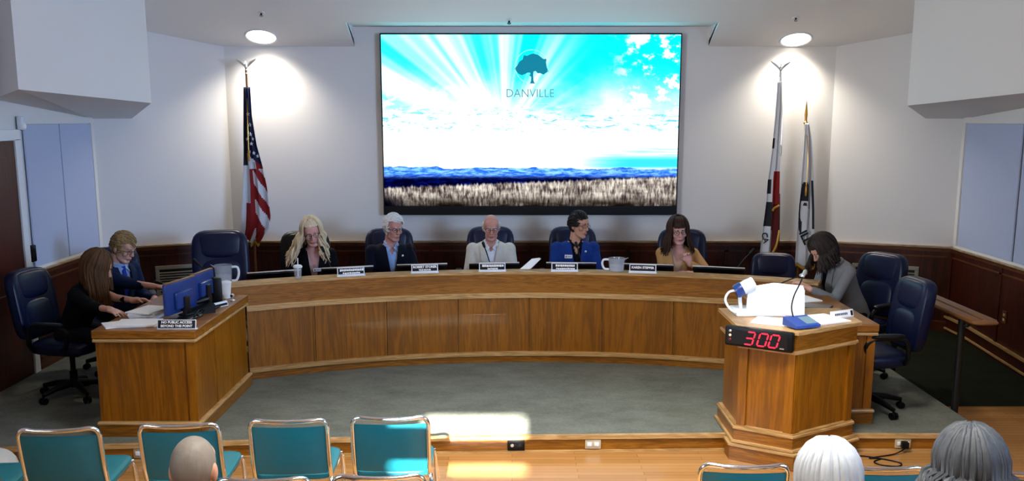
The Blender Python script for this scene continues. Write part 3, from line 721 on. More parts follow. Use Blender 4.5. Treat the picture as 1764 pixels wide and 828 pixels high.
def stack_chair():
    t = thing('stacking_chair', 'x', 'chair'); b = lambda m, n, mat, p=None, s=40: m.build(n, mat, p or t, s)
    W = .205
    def rr(z): return .205 + max(0,(z-.42))*.20          # rear frame leans back
    fr = smooth_path([(-W,.19,.43),(-W,rr(.55),.55),(-W,rr(.70),.70),(-W+.004,rr(.765),.768),(-W+.035,rr(.79)+.004,.797),(-.1,rr(.8)+.016,.795),(0,rr(.8)+.022,.793),(.1,rr(.8)+.016,.795),(W-.035,rr(.79)+.004,.797),(W-.004,rr(.765),.768),(W,rr(.70),.70),(W,rr(.55),.55),(W,.19,.43)],5)
    b(MB().tube(fr,.0125,10),'back_frame','chrome')
    pad = MB()
    def pf(u,v,side):
        x = (u-.5)*2*(W-.012); z = .475+.285*v; ed = min(1,4*min(u,1-u,v*1.2,(1-v)*1.2)+.25)
        return Vector((x, rr(z)+.020*(1-(2*u-1)**2)+side*(.012*ed), z))
    pad.grid(16,10,lambda u,v: pf(u,v,1)); pad.grid(16,10,lambda u,v: pf(1-u,v,-1))
    n0 = 17
    b(pad,'backrest','teal_vinyl')
    b(MB().ell((0,-.02,.445),(.215,.225,.030),e=.3,e2=.6),'seat','teal_vinyl')
    b(MB().tube(smooth_path([(-.19,.19,.425),(-.19,-.20,.425),(0,-.215,.425),(.19,-.20,.425),(.19,.19,.425)],4),.010,8),'seat_rail','chrome')
    for s in (-1,1):
        b(MB().tube(smooth_path([(s*W,.19,.43),(s*(W+.01),.215,.40),(s*(W+.015),.25,.0)],4),.0125,10),'leg','chrome')
        b(MB().tube(smooth_path([(s*.19,-.15,.425),(s*(W+.012),-.19,.41),(s*(W+.02),-.225,.0)],4),.0125,10),'leg','chrome')
        b(MB().tube([(s*(W+.016),-.208,.20),(s*(W+.013),.232,.20)],.008,8),'stretcher','chrome')
    return t
ST = stack_chair(); st_used = False
def put_stack(px, py, yaw, label, group):
    global st_used
    o = ST if not st_used else copy_tree(ST); st_used = True
    p = at_z(px, py, .805); yw = R(180+yaw); off = Matrix.Rotation(yw,3,'Z') @ Vector((0,.295,0))
    o.location = (p.x-off.x, p.y-off.y, 0); o.rotation_euler = (0,0,yw)
    return tag(o, label, 'chair', group)
G1, G2 = 'front row of teal stacking chairs', 'second row of teal stacking chairs'
put_stack(97,738,5,'teal chrome framed chair in front row, nearest the dark corner',G1)
put_stack(306,731,4,'teal chrome framed chair in front row behind the shaven head',G1)
put_stack(495,723,3,'teal chrome framed chair in front row, next to the greenest one',G1)
put_stack(671,718,2,'teal chrome framed chair in front row beside the sunlit patch',G1)
put_stack(-95,752,6,'teal chair mostly outside the picture, only its seat corner showing',G1)
put_stack(452,824,3,'teal chair in second row just beside the shaven headed man',G2)
put_stack(652,819,2,'teal chair in second row behind the chair by the sunlit patch',G2)
put_stack(1285,800,-2,'teal chrome framed chair below the lectern, before the white haired head',G2)
put_stack(1518,803,-3,'teal chrome framed chair between the white and grey haired heads',G2)
put_stack(1760,811,-4,'teal chrome framed chair beyond the grey haired head',G2)
# bag on the floor at the left edge
p = at_z(2,800,.12)
t = thing('tote_bag', 'pale grey rounded bag standing on the floor at the picture edge', 'bag', (-3.33,5.56,0))
MB().ell((0,0,.17),(.20,.14,.17),e=.7,e2=.7).build('body','pale_bag',t)
for s in (-1,1): MB().tube(smooth_path([(-.08,s*.05,.30),(-.05,s*.04,.355),(.05,s*.04,.355),(.08,s*.05,.30)],5),.008,8).build('strap','pale_bag',t)
# ================================================================== PEOPLE
def skin(name, col):
    t = NT(name); v = t.coord('Object'); c = lin(col)
    n = t.noise(v, 18, 4, .6)
    t.set(base=t.mix(n, tuple(x*.82 for x in c[:3])+(1,), tuple(min(1,x*1.12) for x in c[:3])+(1,)), rough=.5, spec=.35, sss=.0); M[name] = t.mat
skin('skin_fair','#d3a18b'); skin('skin_red','#c18a7c'); skin('skin_tan','#c28f74'); skin('skin_pink','#d29c92')
plain('lips','#9c5a55',.5); plain('eye_white','#d8d4d0',.3); plain('iris','#22201f',.2); plain('glasses_frame','#1b1a1c',.3)
def hairmat(name, a, b):
    t = NT(name); v = t.coord('Object'); n = t.noise(t.mapping(v,(60,60,7)),1.0,3,.6); n2 = t.noise(v,9,2)
    t.set(base=t.mix(t.m('MULTIPLY',t.m('ADD',n,n2),.5), lin(a), lin(b)), rough=.5, spec=.18); t.bump(n,.35,.004); M[name] = t.mat
hairmat('hair_blonde','#a07d4c','#fff2d2'); hairmat('hair_white','#a9a8a4','#f4f4f2'); hairmat('hair_dark','#0c0b0c','#26211f'); hairmat('hair_brown','#150a06','#402416')
hairmat('hair_light_brown','#24140c','#7a5636'); hairmat('hair_sandy','#5e4a2e','#b99a66'); hairmat('hair_grey','#0c0d0f','#5d6268'); hairmat('hair_silver','#7f858b','#c8ced4'); hairmat('hair_stubble','#5b554e','#8f867c'); hairmat('hair_dark_brown','#15100e','#40352f')
for nme, c in (('suit_navy','#070b1a'),('suit_black','#040406'),('jacket_cream','#c9c4b8'),('jacket_blue','#15347c'),('jacket_tan','#b78a55'),('blazer_grey','#7c7f82'),('suit_slate','#152340'),('shirt_white','#d9dbe2'),('shirt_blue','#8fa9d6'),('shirt_black','#04050a'),('blouse_pink','#d8b4b0'),('blouse_peach','#c3a184'),('tie_blue','#2339a3'),('trousers_dark','#111217'),('shoe_leather','#120e0c'),('sweater_dark','#23262c'),('sweater_white','#cfd3d6')):
    plain(nme, c, .8, var=.10, scale=35, bump=.25, bscale=70, spec=.15)

def head_shapes(mb, Mh, ear=True, female=False):
    """head in its own frame: centre of skull at 0, face towards -y"""
    h = MB()
    h.ell((0,.012,.028),(.075,.094,.098)); h.ell((0,-.018,-.040),(.060 if not female else .056,.068,.076)); h.ell((0,-.064,-.100),(.026,.024,.022))
    h.ell((0,-.045,.045),(.062,.047,.052))                                  # forehead
    h.cap((-.036,-.082,.030),(.036,-.082,.030),.011,.011)                   # brow
    for s in (-1,1):
        h.ell((s*.042,-.062,-.022),(.022,.022,.022)); h.cap((s*.044,-.02,-.075),(s*.018,-.066,-.100),.018,.016)
        if ear: h.ell((s*.078,.012,-.004),(.010,.020,.034)); h.ell((s*.074,.012,-.028),(.008,.012,.014))
    h.cap((0,-.088,.018),(0,-.108,-.026),.0085,.0125); h.ell((0,-.100,-.028),(.0185,.014,.011))   # nose
    h.ell((0,-.082,-.062),(.026,.014,.016))
    h.cap((0,.022,-.055),(0,.030,-.150),.056,.056)                           # neck
    h.v = [Mh @ q for q in h.v]; mb.v_off = None
    o = len(mb.v); mb.v += h.v; mb.f += [tuple(i+o for i in f) for f in h.f]; mb.mi += h.mi

def ik(a, b, l1, l2, pole):
    a = Vector(a); b = Vector(b); d = b-a; L = min(d.length, (l1+l2)*.995); d = d.normalized(); b2 = a+d*L
    x = (l1*l1-l2*l2+L*L)/(2*L); h = math.sqrt(max(0,l1*l1-x*x)); p = Vector(pole); p = (p-d*p.dot(d)).normalized()
    return a+d*x+p*h, b2

def hand(mb, wrist, d, palm_n, side, curl=.5, point=False):
    """side=+1: thumb towards palm_n x d ; fingers run along d and curl towards -palm_n... palm faces palm_n"""
    d = Vector(d).normalized(); n = Vector(palm_n); n = (n-d*n.dot(d)).normalized(); w = d.cross(n)*side     # w: thumb side
    wrist = Vector(wrist)
    rm = Matrix((w,d,n)).transposed()
    mb.ell(wrist+d*.045,(.040,.052,.0155),rm,e=.8)
    mb.cap(wrist-d*.02,wrist+d*.02,.026,.027)
    for k,(off,ln) in enumerate(((.031,.072),(.0105,.080),(-.0105,.074),(-.031,.060))):
        b = wrist+d*.088+w*off; c_ = curl*(1.0 if not (point and k==0) else .05) * (1.0 if not (point and k>0) else 2.6)
        dirv = (d+w*off*3.2).normalized(); p = b-d*.02; r = .0088
        for s_,fr in enumerate((.45,.32,.25)):
            a = c_*(.35+.55*s_)
            dd = (dirv*math.cos(a)+n*math.sin(a)).normalized(); q = p+dd*ln*fr*(1.25 if s_==0 else 1)
            mb.cap(p,q,r,r*.93,10); p = q; r *= .93
    tb = wrist+d*.028+w*.034; t1 = tb+(w*.55+d*.75+n*.35).normalized()*.042; t2 = t1+(w*.15+d*.9+n*.45*curl*2).normalized()*.032
    mb.cap(tb-w*.012,t1,.0135,.0105,10); mb.cap(t1,t2,.0105,.009,10)

class Person: pass
def person(label, x, y, zf, face, head=(0,15,0), lean=8, twist=0, skin_m='skin_fair', female=False, arms=None, clothes=None, hair=None, glasses=False, hs=1.04, seat=.455, group=None, hgt=1.0, legs_fwd=.42, vox=.0065, trousers='trousers_dark', neck_fwd=.02, arm_pole=None):
    """face: 0 looks to the camera (-y), + turns towards +x (degrees). head = (absolute face angle, pitch down, roll)
       arms: for 'l' and 'r' (wrist world xyz, hand direction, palm normal, curl, point)"""
    P = Person(); ps = R(face); f = Vector((math.sin(ps),-math.cos(ps),0)); l = Vector((math.cos(ps),math.sin(ps),0)); up = Vector((0,0,1))
    le = R(lean); s = (up*math.cos(le)+f*math.sin(le)); tf = (f*math.cos(le)-up*math.sin(le))
    hips = Vector((x,y,zf+seat+.085)); k = hgt
    P.T = lambda a, t, d=0.0: hips + l*a*k + s*t*k + tf*d*k
    rings = [(-.10,.150,.105,.0),(-.04,.165,.120,.0),(.05,.160,.118,.0),(.15,.148,.108,.004),(.26,.160,.112,.010),(.35,.174,.112,.010),(.41,.180,.100,.004),(.450,.155,.082,.0),(.482,.095,.066,.005),(.505,.064,.058,.010)]
    if female: rings = [(t,w*.90,d*(1.0 if t<.2 or t>.4 else 1.06),o+(.012 if .22<t<.4 else 0)) for t,w,d,o in rings]
    sw = .186 if not female else .162
    def torso(mb, gw, gd, t0=-9, t1=9):
        n = 28; vs = []; rr = [r for r in rings if t0 <= r[0] <= t1]
        for t,w,d,o in rr:
            for i in range(n):
                a = 2*PI*i/n; vs.append(P.T((w+gw)*math.copysign(abs(math.cos(a))**.85,math.cos(a)), t, o+(d+gd)*math.copysign(abs(math.sin(a))**.9,math.sin(a))))
        m = len(rr); fs = [(i*n+j,i*n+(j+1)%n,(i+1)*n+(j+1)%n,(i+1)*n+j) for i in range(m-1) for j in range(n)]
        fs += [tuple(range(n-1,-1,-1)), tuple((m-1)*n+j for j in range(n))]
        mb.add(vs, fs)
    def front(a, t, ex=0.0):
        """point on the chest surface at width a, height t"""
        for (t0,w0,d0,o0),(t1,w1,d1,o1) in zip(rings,rings[1:]):
            if t0 <= t <= t1: u = (t-t0)/(t1-t0); w=w0+(w1-w0)*u; d=d0+(d1-d0)*u; o=o0+(o1-o0)*u; break
        q = max(0.0,1-(abs(a)/(w+ex))**2.2); return P.T(a, t, o+(d+ex)*q**.5)
    P.front = front
    # head frame
    hy, hp, hr = R(head[0]), R(head[1]), R(head[2])
    Rm = Matrix.Rotation(hy,3,'Z') @ Matrix.Rotation(hp,3,'X') @ Matrix.Rotation(hr,3,'Y')
    neck = P.T(0,.50,.0); hc = neck + s*.028 + Rm @ Vector((0,-.012-neck_fwd,.115*hs)) 
    Mh = Matrix.Translation(hc) @ Rm.to_4x4() @ Matrix.Scale(hs,4); P.Mh = Mh; P.hc = hc; P.top = (Mh @ Vector((0,0,.126))).z
    # arms
    sh = {'l': P.T(sw,.412,.0), 'r': P.T(-sw,.412,.0)}; A = {}
    for sd, sg in (('l',1),('r',-1)):
        if arms and sd in arms: w_, hd, pn, cu, pt = (tuple(arms[sd])+(.5,False))[:5]
        else: w_, hd, pn, cu, pt = (P.T(sg*.15,.20,.34), tuple(f*.9-l*sg*.45), (0,0,-1), .35, False)
        pole = arm_pole[sd] if arm_pole and sd in arm_pole else tuple(l*sg*.35-up*1.0-f*.25)
        el, wr = ik(sh[sd], w_, .285*max(k,1), .255*max(k,1), pole); A[sd] = (sh[sd], el, wr, hd, pn, cu, pt)
    P.A = A
    root = None
    body = MB(); torso(body,-.012,-.012); head_shapes(body, Mh, True, female)
    body.cap(P.T(0,.47,-.005), hc+Rm@Vector((0,.025,-.09)), .055 if not female else .047, .054 if not female else .046)
    for sd, sg in (('l',1),('r',-1)):
        a, e, w_, hd, pn, cu, pt = A[sd]; fat = 1.0 if not female else .86
        body.cap(a,e,.045*fat,.037*fat); body.cap(e,w_,.037*fat,.0255*fat); hand(body,w_,hd,pn,sg*-1 if True else sg,cu,pt)
    hipj = {sd: P.T(sg*.085,-.02,.0) for sd,sg in (('l',1),('r',-1))}; LEG = {}
    for sd, sg in (('l',1),('r',-1)):
        kn = Vector((x,y,0)) + f*legs_fwd + l*sg*.11 + up*(zf+seat+.05); an = Vector((x,y,0)) + f*(legs_fwd+.02) + l*sg*.12 + up*(zf+.085); LEG[sd] = (hipj[sd],kn,an)
        body.cap(hipj[sd],kn,.078,.055); body.cap(kn,an,.052,.036); body.cap(an-up*.035-f*.03, an-up*.045+f*.15,.035,.030)
    bm_ = remesh(body, vox, 3); bm_.v = [q for q in bm_.v]
    root = bpy.data.objects.new('person', None)
    me_root = Vector((x,y,zf))
    bm_.v = [q-me_root for q in bm_.v]; o = bm_.build('person', skin_m); o.location = me_root
    bpy.data.objects.remove(root); P.o = o; tag(o, label, 'person', group); P.root = me_root
    def kid(mb, name, mat, parent=None, smooth=60):
        mb.v = [q-me_root for q in mb.v]; return mb.build(name, mat, parent or o, smooth)
    P.kid = kid
    # face details
    hx = lambda q: Mh @ Vector(q)
    for s_ in (-1,1):
        e = MB().ell((s_*.031,-.0795,.008),(.0135,.0095,.0075),nu=16,nv=10); e.cur = 1; e.ell((s_*.031,-.0865,.0065),(.0062,.0045,.0062),nu=12,nv=8); e.v=[hx(q) for q in e.v]; kid(e,'eye',['eye_white','iris'])
        b = MB().cap((s_*.018,-.0935,.030),(s_*.046,-.082,.031),.0042,.003); b.v=[hx(q) for q in b.v]; kid(b,'eyebrow',hair['mat'] if hair and hair.get('mat')!='hair_blonde' else 'hair_sandy')
    m_ = MB().ell((0,-.0925,-.0605),(.021,.0065,.0035)).ell((0,-.0925,-.0675),(.018,.0065,.004)); m_.v=[hx(q) for q in m_.v]; kid(m_,'mouth','lips')
    if glasses:
        g = MB()
        for s_ in (-1,1):
            g.tube([(s_*.033+.024*math.cos(a),-.1015+.010*abs(math.cos(a))*(1 if math.cos(a)*s_>0 else 0),.006+.0175*math.sin(a)) for a in [2*PI*i/20 for i in range(20)]],.0019,6,closed=True)
            g.tube([(s_*.057,-.093,.010),(s_*.074,-.06,.010),(s_*.081,.01,.008)],.0018,6)
        g.tube([(-.010,-.103,.009),(0,-.106,.011),(.010,-.103,.009)],.0019,6); g.v=[hx(q) for q in g.v]; kid(g,'glasses','glasses_frame')
    # trousers and shoes
    tr_ = MB(); torso(tr_,.004,.004,-.2,.06)
    for sd in 'lr':
        h_,kn,an = LEG[sd]; tr_.cap(h_,kn,.092,.070); tr_.cap(kn,an+up*.02,.068,.058)
    kid(remesh(tr_,.011,3),'trousers',trousers)
    for sd in 'lr':
        an = LEG[sd][2]; sh_ = MB().ell(an-up*.045+f*.06,(.046,.14,.042),Matrix.Rotation(ps,3,'Z'),e=.8); sh_.v = [Vector((q.x,q.y,max(q.z,zf+.002))) for q in sh_.v]; kid(sh_,'shoe','shoe_leather')
    # clothes
    C = clothes or {}
    if C.get('shirt'):
        sm_ = MB(); torso(sm_,.004,.004,-.2,.495); sm_ = remesh(sm_,.010,2)
        if C.get('open'):                                 # unbuttoned neck: skin shows in a small V
            to, wo = C['open']; cut = set()
            for i,q in enumerate(sm_.v):
                a_,t_,d_ = (q-hips).dot(l)/k, (q-hips).dot(s)/k, (q-hips).dot(tf)/k
                if d_ > .0 and t_ > to and abs(a_) < wo*min(1,(t_-to)/(.49-to)): cut.add(i)
                elif t_ > .47 and a_*a_+(d_-.01)**2 < .0040: cut.add(i)
            fs = [f_ for f_ in sm_.f if not any(i in cut for i in f_)]; used = sorted({i for f_ in fs for i in f_}); mp = {u_:i for i,u_ in enumerate(used)}
            s2 = MB(); s2.v=[sm_.v[i] for i in used]; s2.f=[tuple(mp[i] for i in f_) for f_ in fs]; s2.mi=[0]*len(fs); sm_ = s2
        a0_, a1_ = (R(140),R(400)) if C.get('open') else (0,2*PI)
        col_ = [P.T(.060*math.cos(a)*(1.0 if not female else .9),.497-.012*math.sin(a),.008+.060*math.sin(a)) for a in [a0_+(a1_-a0_)*i/24 for i in range(25)]]
        if not C.get('open_neck_wide'): sm_ = join(sm_, MB().tube(col_,.013 if not female else .009,8))
        if C.get('collar',True):
            for sg in (-1,1): sm_.extr([front(sg*.012,.462,.022),P.T(sg*.058,.50,.03),P.T(sg*.066,.475,.055),front(sg*.055,.425,.02)], tf*.008)
        kid(sm_,'shirt',C['shirt'])
    if C.get('tie'):
        tm_ = MB(); 
        def tie(u,v):
            t = .475-.36*v; w = .016+.020*v if v>.08 else .018; return front((u-.5)*2*w,t,.016 if v>.08 else .024)
        tm_.grid(4,18,tie); tm_.grid(4,18,lambda u,v: tie(1-u,v)-tf*.008); kid(tm_,'tie',C['tie'])
    if C.get('jacket'):
        j = MB(); torso(j,.017,.017,-.2,.49); fat = 1.0 if not female else .88
        for sd in 'lr':
            a,e,w_ = A[sd][:3]; u = (w_-e).normalized(); short = C.get('sleeve',.03)
            j.cap(a,e,.064*fat,.052*fat); j.cap(e,w_-u*short,.052*fat,.040*fat); j.ell(a,(.068*fat,)*3)
            for q_ in range(3):                               # sleeve folds near the elbow
                c_ = e + (a-e).normalized()*(.03+.035*q_); j.ell(c_,(.057*fat,)*3)
        j = remesh(j,.0095,3)
        tv, tt, wt = C.get('v',(.14,.49,.075))
        if C.get('closed') is None:
            inv = lambda q: ((q-hips).dot(l)/k, (q-hips).dot(s)/k, (q-hips).dot(tf)/k); keep = []
            cut = set()
            for i,q in enumerate(j.v):
                a_,t_,d_ = inv(q)
                if d_ > .02 and t_ > tv and abs(a_) < wt*min(1,(t_-tv)/(tt-tv))**.8: cut.add(i)
                elif t_ > .455 and a_*a_+ (d_-.01)**2 < .0052: cut.add(i)
            fs = [(f_,m__) for f_,m__ in zip(j.f,j.mi) if not any(i in cut for i in f_)]
            used = sorted({i for f_,_ in fs for i in f_}); mp = {u_:i for i,u_ in enumerate(used)}
            jj = MB(); jj.v=[j.v[i] for i in used]; jj.f=[tuple(mp[i] for i in f_) for f_,_ in fs]; jj.mi=[0]*len(fs); j = jj
            for sg in (-1,1):                                 # lapels
                def lap(u,v,e_=.032):
                    t_ = tv-.01+(tt-tv-.005)*v; w0 = wt*min(1,max(0,(t_-tv)/(tt-tv)))**.8; lw = .012+.050*math.sin(min(1,v*1.05)*PI*.62)
                    if v > .72: lw *= .92
                    return front(sg*(w0-.006+lw*u), min(t_,.495), e_+.006*(1-u))
                j.grid(3,16,(lambda u,v: lap(u,v)) if sg<0 else (lambda u,v: lap(1-u,v))); j.grid(3,16,(lambda u,v: lap(1-u,v,.016)) if sg<0 else (lambda u,v: lap(u,v,.016)))
            colr = [P.T(.074*math.cos(a),.488-.018*max(0,math.sin(a)),.006+.070*math.sin(a)) for a in [PI*.02+PI*1.0*i/16+PI*.98 for i in range(17)]]
            j = join(j, MB().tube(colr,.016,8))
        kid(j,'jacket' if not C.get('knit') else 'sweater',C['jacket'])
    if C.get('badge'):
        a_,t_ = C['badge']; c_ = front(a_,t_,.036); nrm_ = (tf+l*a_*2).normalized(); rm = Matrix((nrm_.cross(s)*-1,nrm_*-1,s)).transposed()
        bd = MB().box(c_,(.078,.006,.036),rm,bev=.002); bd.cur=1; bd.box(c_+nrm_*.004-l*.024,(.010,.002,.014),rm); bd.box(c_+nrm_*.004+l*.010,(.034,.002,.004),rm); kid(bd,'name_badge',['white_plastic','plastic_dark'],None,0)
    if C.get('pin'):
        a_,t_ = C['pin']; c_ = front(a_,t_,.036); kid(MB().ell(c_,(.013,.013,.013)),'lapel_pin','silver_metal')
    if hair: kid(make_hair(Mh, hair, P), 'hair', hair['mat'])
    return P

def make_hair(Mh, H, P):
    """cap on the skull plus strands; everything returned in world space"""
    rnd = random.Random(H.get('seed',1)); out = MB(); st = H['style']; th = H.get('thick',.010)
    cx,cy,cz_ = 0,.012,.028; rx,ry,rz = .075+th,.094+th,.098+th*H.get('topk',1.3)
    def surf(az, el, ex=0.0):
        """az 0 = back, +-180 = face"""
        return Vector((cx+(rx+ex)*math.sin(az)*math.cos(el), cy+(ry+ex)*math.cos(az)*math.cos(el), cz_+(rz+ex)*math.sin(el)))
    def covered(q):
        x_,y_,z_ = q; fr = -y_
        hl = H.get('hairline',.082)
        if st == 'fringe': return z_ < .055 and z_ > -.065 and y_ > -.025
        if fr > .035: return z_ > hl + .015*math.sin(x_*60)*.3
        if fr > -.005: return z_ > H.get('side',.0)
        return z_ > H.get('nape',-.075)
    nu, nv = 72, 40; idx = {}; vs = []; fs = []
    pts = {}
    for j in range(nv+1):
        el = -PI/2*.72 + (PI/2*1.72)*j/nv
        for i in range(nu):
            az = 2*PI*i/nu; nz = noise.noise(Vector((math.sin(az)*4*math.cos(el),math.cos(az)*4*math.cos(el),math.sin(el)*4))*H.get('nfreq',1.5)+Vector((H.get('seed',1),0,0)))
            fine = noise.noise(Vector((az*14, el*2.5, H.get('seed',1))))
            pts[(i,j)] = surf(az, el, H.get('rough',.006)*(nz+.35*fine))
    keepv = {k_: covered(q) for k_,q in pts.items()}
    for j in range(nv):
        for i in range(nu):
            ks = [(i,j),((i+1)%nu,j),((i+1)%nu,j+1),(i,j+1)]
            if all(keepv[k_] for k_ in ks): fs.append(ks)
    for f_ in fs:
        for k_ in f_:
            if k_ not in idx: idx[k_] = len(vs); vs.append(pts[k_])
    inner = [Vector((q.x*.90, cy+(q.y-cy)*.90, cz_+(q.z-cz_)*.90)) for q in vs]; n0 = len(vs)
    F = [tuple(idx[k_] for k_ in f_)[::-1] for f_ in fs]; edge = {}
    for f_ in F:
        for a,b in zip(f_, f_[1:]+f_[:1]): edge[(a,b)] = 1
    F2 = F + [tuple(i+n0 for i in f_[::-1]) for f_ in F] + [(b,a,a+n0,b+n0) for (a,b) in edge if (b,a) not in edge]
    out.add([Mh @ q for q in vs+inner], F2)
    def tress(path, r):
        out.tube(path, [r*.7]+[r]*(len(path)-3)+[r*.7,r*.25], 6)
    if st in ('long','bob'):
        L0 = H['length']; back = R(H.get('spread',128)); dn = Vector((0,0,-1)); flare = H.get('flare',.03)
        for k in range(H.get('n',150)):
            az = (rnd.random()*2-1)*back; start = R(88-18*rnd.random()); path = []; lay = rnd.random()*.016
            end_el = R(-8)
            for q in range(6): el = start+(end_el-start)*q/5; path.append(Mh @ surf(az+ (0 if q else .2*rnd.uniform(-1,1)), el, lay))
            p = path[-1]; hz = (p-Mh.translation); hz.z = 0; hz = hz.normalized(); L = L0*(.8+.35*rnd.random()); wv = rnd.uniform(0,6.28); wa = H.get('wave',.008)
            side_ = Vector((-hz.y,hz.x,0))
            for q in range(1,8):
                u = q/7; path.append(p + dn*L*u + hz*(flare*u**1.3*rnd.uniform(.7,1.2)) + side_*wa*math.sin(wv+u*6) + hz*wa*math.cos(wv+u*5) + Vector(H.get('drift',(0,0,0)))*u)
            tress(path, rnd.uniform(.006,.0105))
    if st == 'bob' or H.get('bangs'):
        for k in range(46):
            xx = rnd.uniform(-.062,.062); path = []
            for q in range(6):
                u = q/5; el = R(78-62*u); x_ = xx*(.5+.5*u); y_ = -(ry+.004)*math.cos(el)*math.sqrt(max(.05,1-(x_/.085)**2)); path.append(Mh @ Vector((x_,cy+y_-.004,cz_+(rz+.004)*math.sin(el)+ (-.012 if q==5 else 0))))
            tress(path, rnd.uniform(.005,.008))
    if st in ('short','fringe'):
        for k in range(H.get('n',150)):
            az = rnd.uniform(-PI,PI); el = R(rnd.uniform(-25,88)); q = surf(az,el)
            if not covered(q): continue
            part = Vector(H.get('comb',(.3,-.6,.0))); tn = (part - q.normalized()*part.dot(q.normalized()))
            if tn.length < 1e-3: continue
            tn = tn.normalized()*rnd.uniform(.025,.045); nn = q.normalized()
            path = [Mh @ (q-nn*.004), Mh @ (q+tn*.35+nn*.004), Mh @ (q+tn*.7+nn*.003), Mh @ (q+tn*1.0-nn*.004)]
            out.tube(path,[.003,.006,.0055,.0015],5)
    return out

# ---------------------------------------------------------------- who sits where
def seat_on_arc(px, r, py=440):
    """centre of a seat on the circle of radius r that appears at column px"""
    best = min((abs(at_y(px, py, (q := arc_pt(r, d/20)).y).x - q.x), d/20) for d in range(-700, 700)); d = best[1]
    return arc_pt(r, d), d
PPL = {}
def council(key, label, px, skin_m, head, hgt=1.0, body_turn=0, r=RR+.97, **kw):
    p, d = seat_on_arc(px, r); fc = -d*.55 + body_turn
    PPL[key] = (p, d, fc); return person(label, p.x, p.y, DZ, fc, (fc*.0+head[0], head[1], head[2]), skin_m=skin_m, hgt=hgt, **kw)
council('blonde','person with long wavy blonde hair, black jacket and white badge, looking down',541,'skin_pink',(16,14,-8),lean=10,female=True,
  clothes=dict(shirt='blouse_pink',open=(.30,.05),jacket='suit_black',v=(.10,.49,.07),badge=(.03,.31),collar=False),
  hair=dict(style='long',mat='hair_blonde',length=.27,n=230,flare=.085,wave=.030,spread=120,hairline=.078,thick=.014,rough=.010,seed=3,drift=(-.045,-.02,0)),glasses=True)
council('white','person with white hair in navy suit and open light blue shirt',672,'skin_red',(38,9,0),lean=6,body_turn=8,
  clothes=dict(shirt='shirt_blue',open=(.40,.04),jacket='suit_navy',v=(.12,.49,.07),pin=(.10,.385)),
  hair=dict(style='short',mat='hair_white',thick=.014,rough=.008,hairline=.084,side=-.03,nape=-.085,seed=5,n=320,comb=(.6,-.5,.2)),glasses=True)
council('bald','balding person in cream jacket and white shirt reading, head bowed',846,'skin_red',(4,11,0),lean=10,
  clothes=dict(shirt='shirt_white',open=(.42,.04),jacket='jacket_cream',v=(.12,.49,.07)),
  hair=dict(style='fringe',mat='hair_white',thick=.007,rough=.004,seed=8,n=200,comb=(0,.8,-.4)),glasses=True)
council('blue','person with short dark hair and blue jacket turned towards the lectern side',990,'skin_tan',(46,4,4),lean=4,body_turn=6,
  clothes=dict(shirt='shirt_black',open=(.38,.045),jacket='jacket_blue',v=(.12,.49,.065),badge=(-.085,.355),pin=(.09,.40),collar=True),
  hair=dict(style='short',mat='hair_dark',thick=.014,rough=.008,hairline=.078,side=-.015,nape=-.075,seed=11,n=320,comb=(-.4,-.6,.3)),glasses=True)
p, d = seat_on_arc(1166, RR+.93)
hx_ = Vector((p.x,p.y,0))
council('tan','person with brown bangs in tan jacket, finger raised to the chin',1166,'skin_pink',(2,5,-4),lean=12,female=True,hgt=.97,r=RR+.93,
  arms={'l':(p+Vector((.075,-.265,DZ+.865)),(-.30,.10,.9),(-.35,-.75,.1),.75,True),'r':(p+Vector((-.02,-.36,DZ+.775)),(.75,-.5,.25),(0,0,-1),.5,False)},
  arm_pole={'l':(.9,-.4,-.9)},
  clothes=dict(shirt='blouse_peach',open=(.36,.05),jacket='jacket_tan',v=(.10,.49,.08),collar=False,pin=(-.10,.34)),
  hair=dict(style='bob',mat='hair_brown',length=.21,n=230,flare=.055,wave=.006,spread=134,hairline=.058,thick=.016,seed=4),glasses=True)
# clerks on the side desk
person('person with long brown hair in black suit, seated in profile',-3.60,7.42,DZ,84,(100,22,0),lean=22,female=True,skin_m='skin_fair',hgt=.87,
  arms={'r':(Vector((-3.03,6.90,.945)),(.80,-.50,-.10),(0,0,-1),.3,False),'l':(Vector((-2.98,7.24,.955)),(.97,.0,.06),(.1,-.4,-1),.7,False)},
  clothes=dict(shirt='shirt_white',jacket='suit_black',v=(.06,.49,.07),sleeve=.13,collar=False),
  hair=dict(style='long',mat='hair_light_brown',length=.29,n=250,flare=.0,wave=.006,spread=146,hairline=.07,thick=.013,seed=6),glasses=False)
person('person with sandy hair and glasses in navy suit with bright blue tie',-3.56,8.16,DZ,62,(74,22,0),lean=8,skin_m='skin_fair',hgt=.95,
  arms={'r':(Vector((-3.02,7.93,.93)),(.8,-.4,0),(0,0,-1),.4,False)},
  clothes=dict(shirt='shirt_blue',jacket='suit_slate',v=(.05,.49,.075),tie='tie_blue'),
  hair=dict(style='short',mat='hair_sandy',thick=.013,rough=.007,hairline=.072,side=-.02,nape=-.075,seed=9,n=320,comb=(.2,-.8,.2)),glasses=True)
# staff member on the right
person('person with dark shoulder length hair in grey blazer, bent over the desk',3.06,8.22,DZ,-72,(-78,38,0),lean=24,female=True,skin_m='skin_fair',hgt=1.04,
  arms={'l':(Vector((2.55,7.86,.945)),(-.6,.5,.35),(0,0,-1),.6,False),'r':(Vector((2.62,8.12,.945)),(-.75,.3,.1),(0,0,-1),.5,False)},
  clothes=dict(shirt='shirt_black',jacket='blazer_grey',v=(.12,.49,.05),collar=False,sleeve=.05),
  hair=dict(style='long',mat='hair_dark_brown',length=.15,n=230,flare=.035,wave=.014,spread=138,hairline=.062,thick=.014,rough=.009,seed=12))
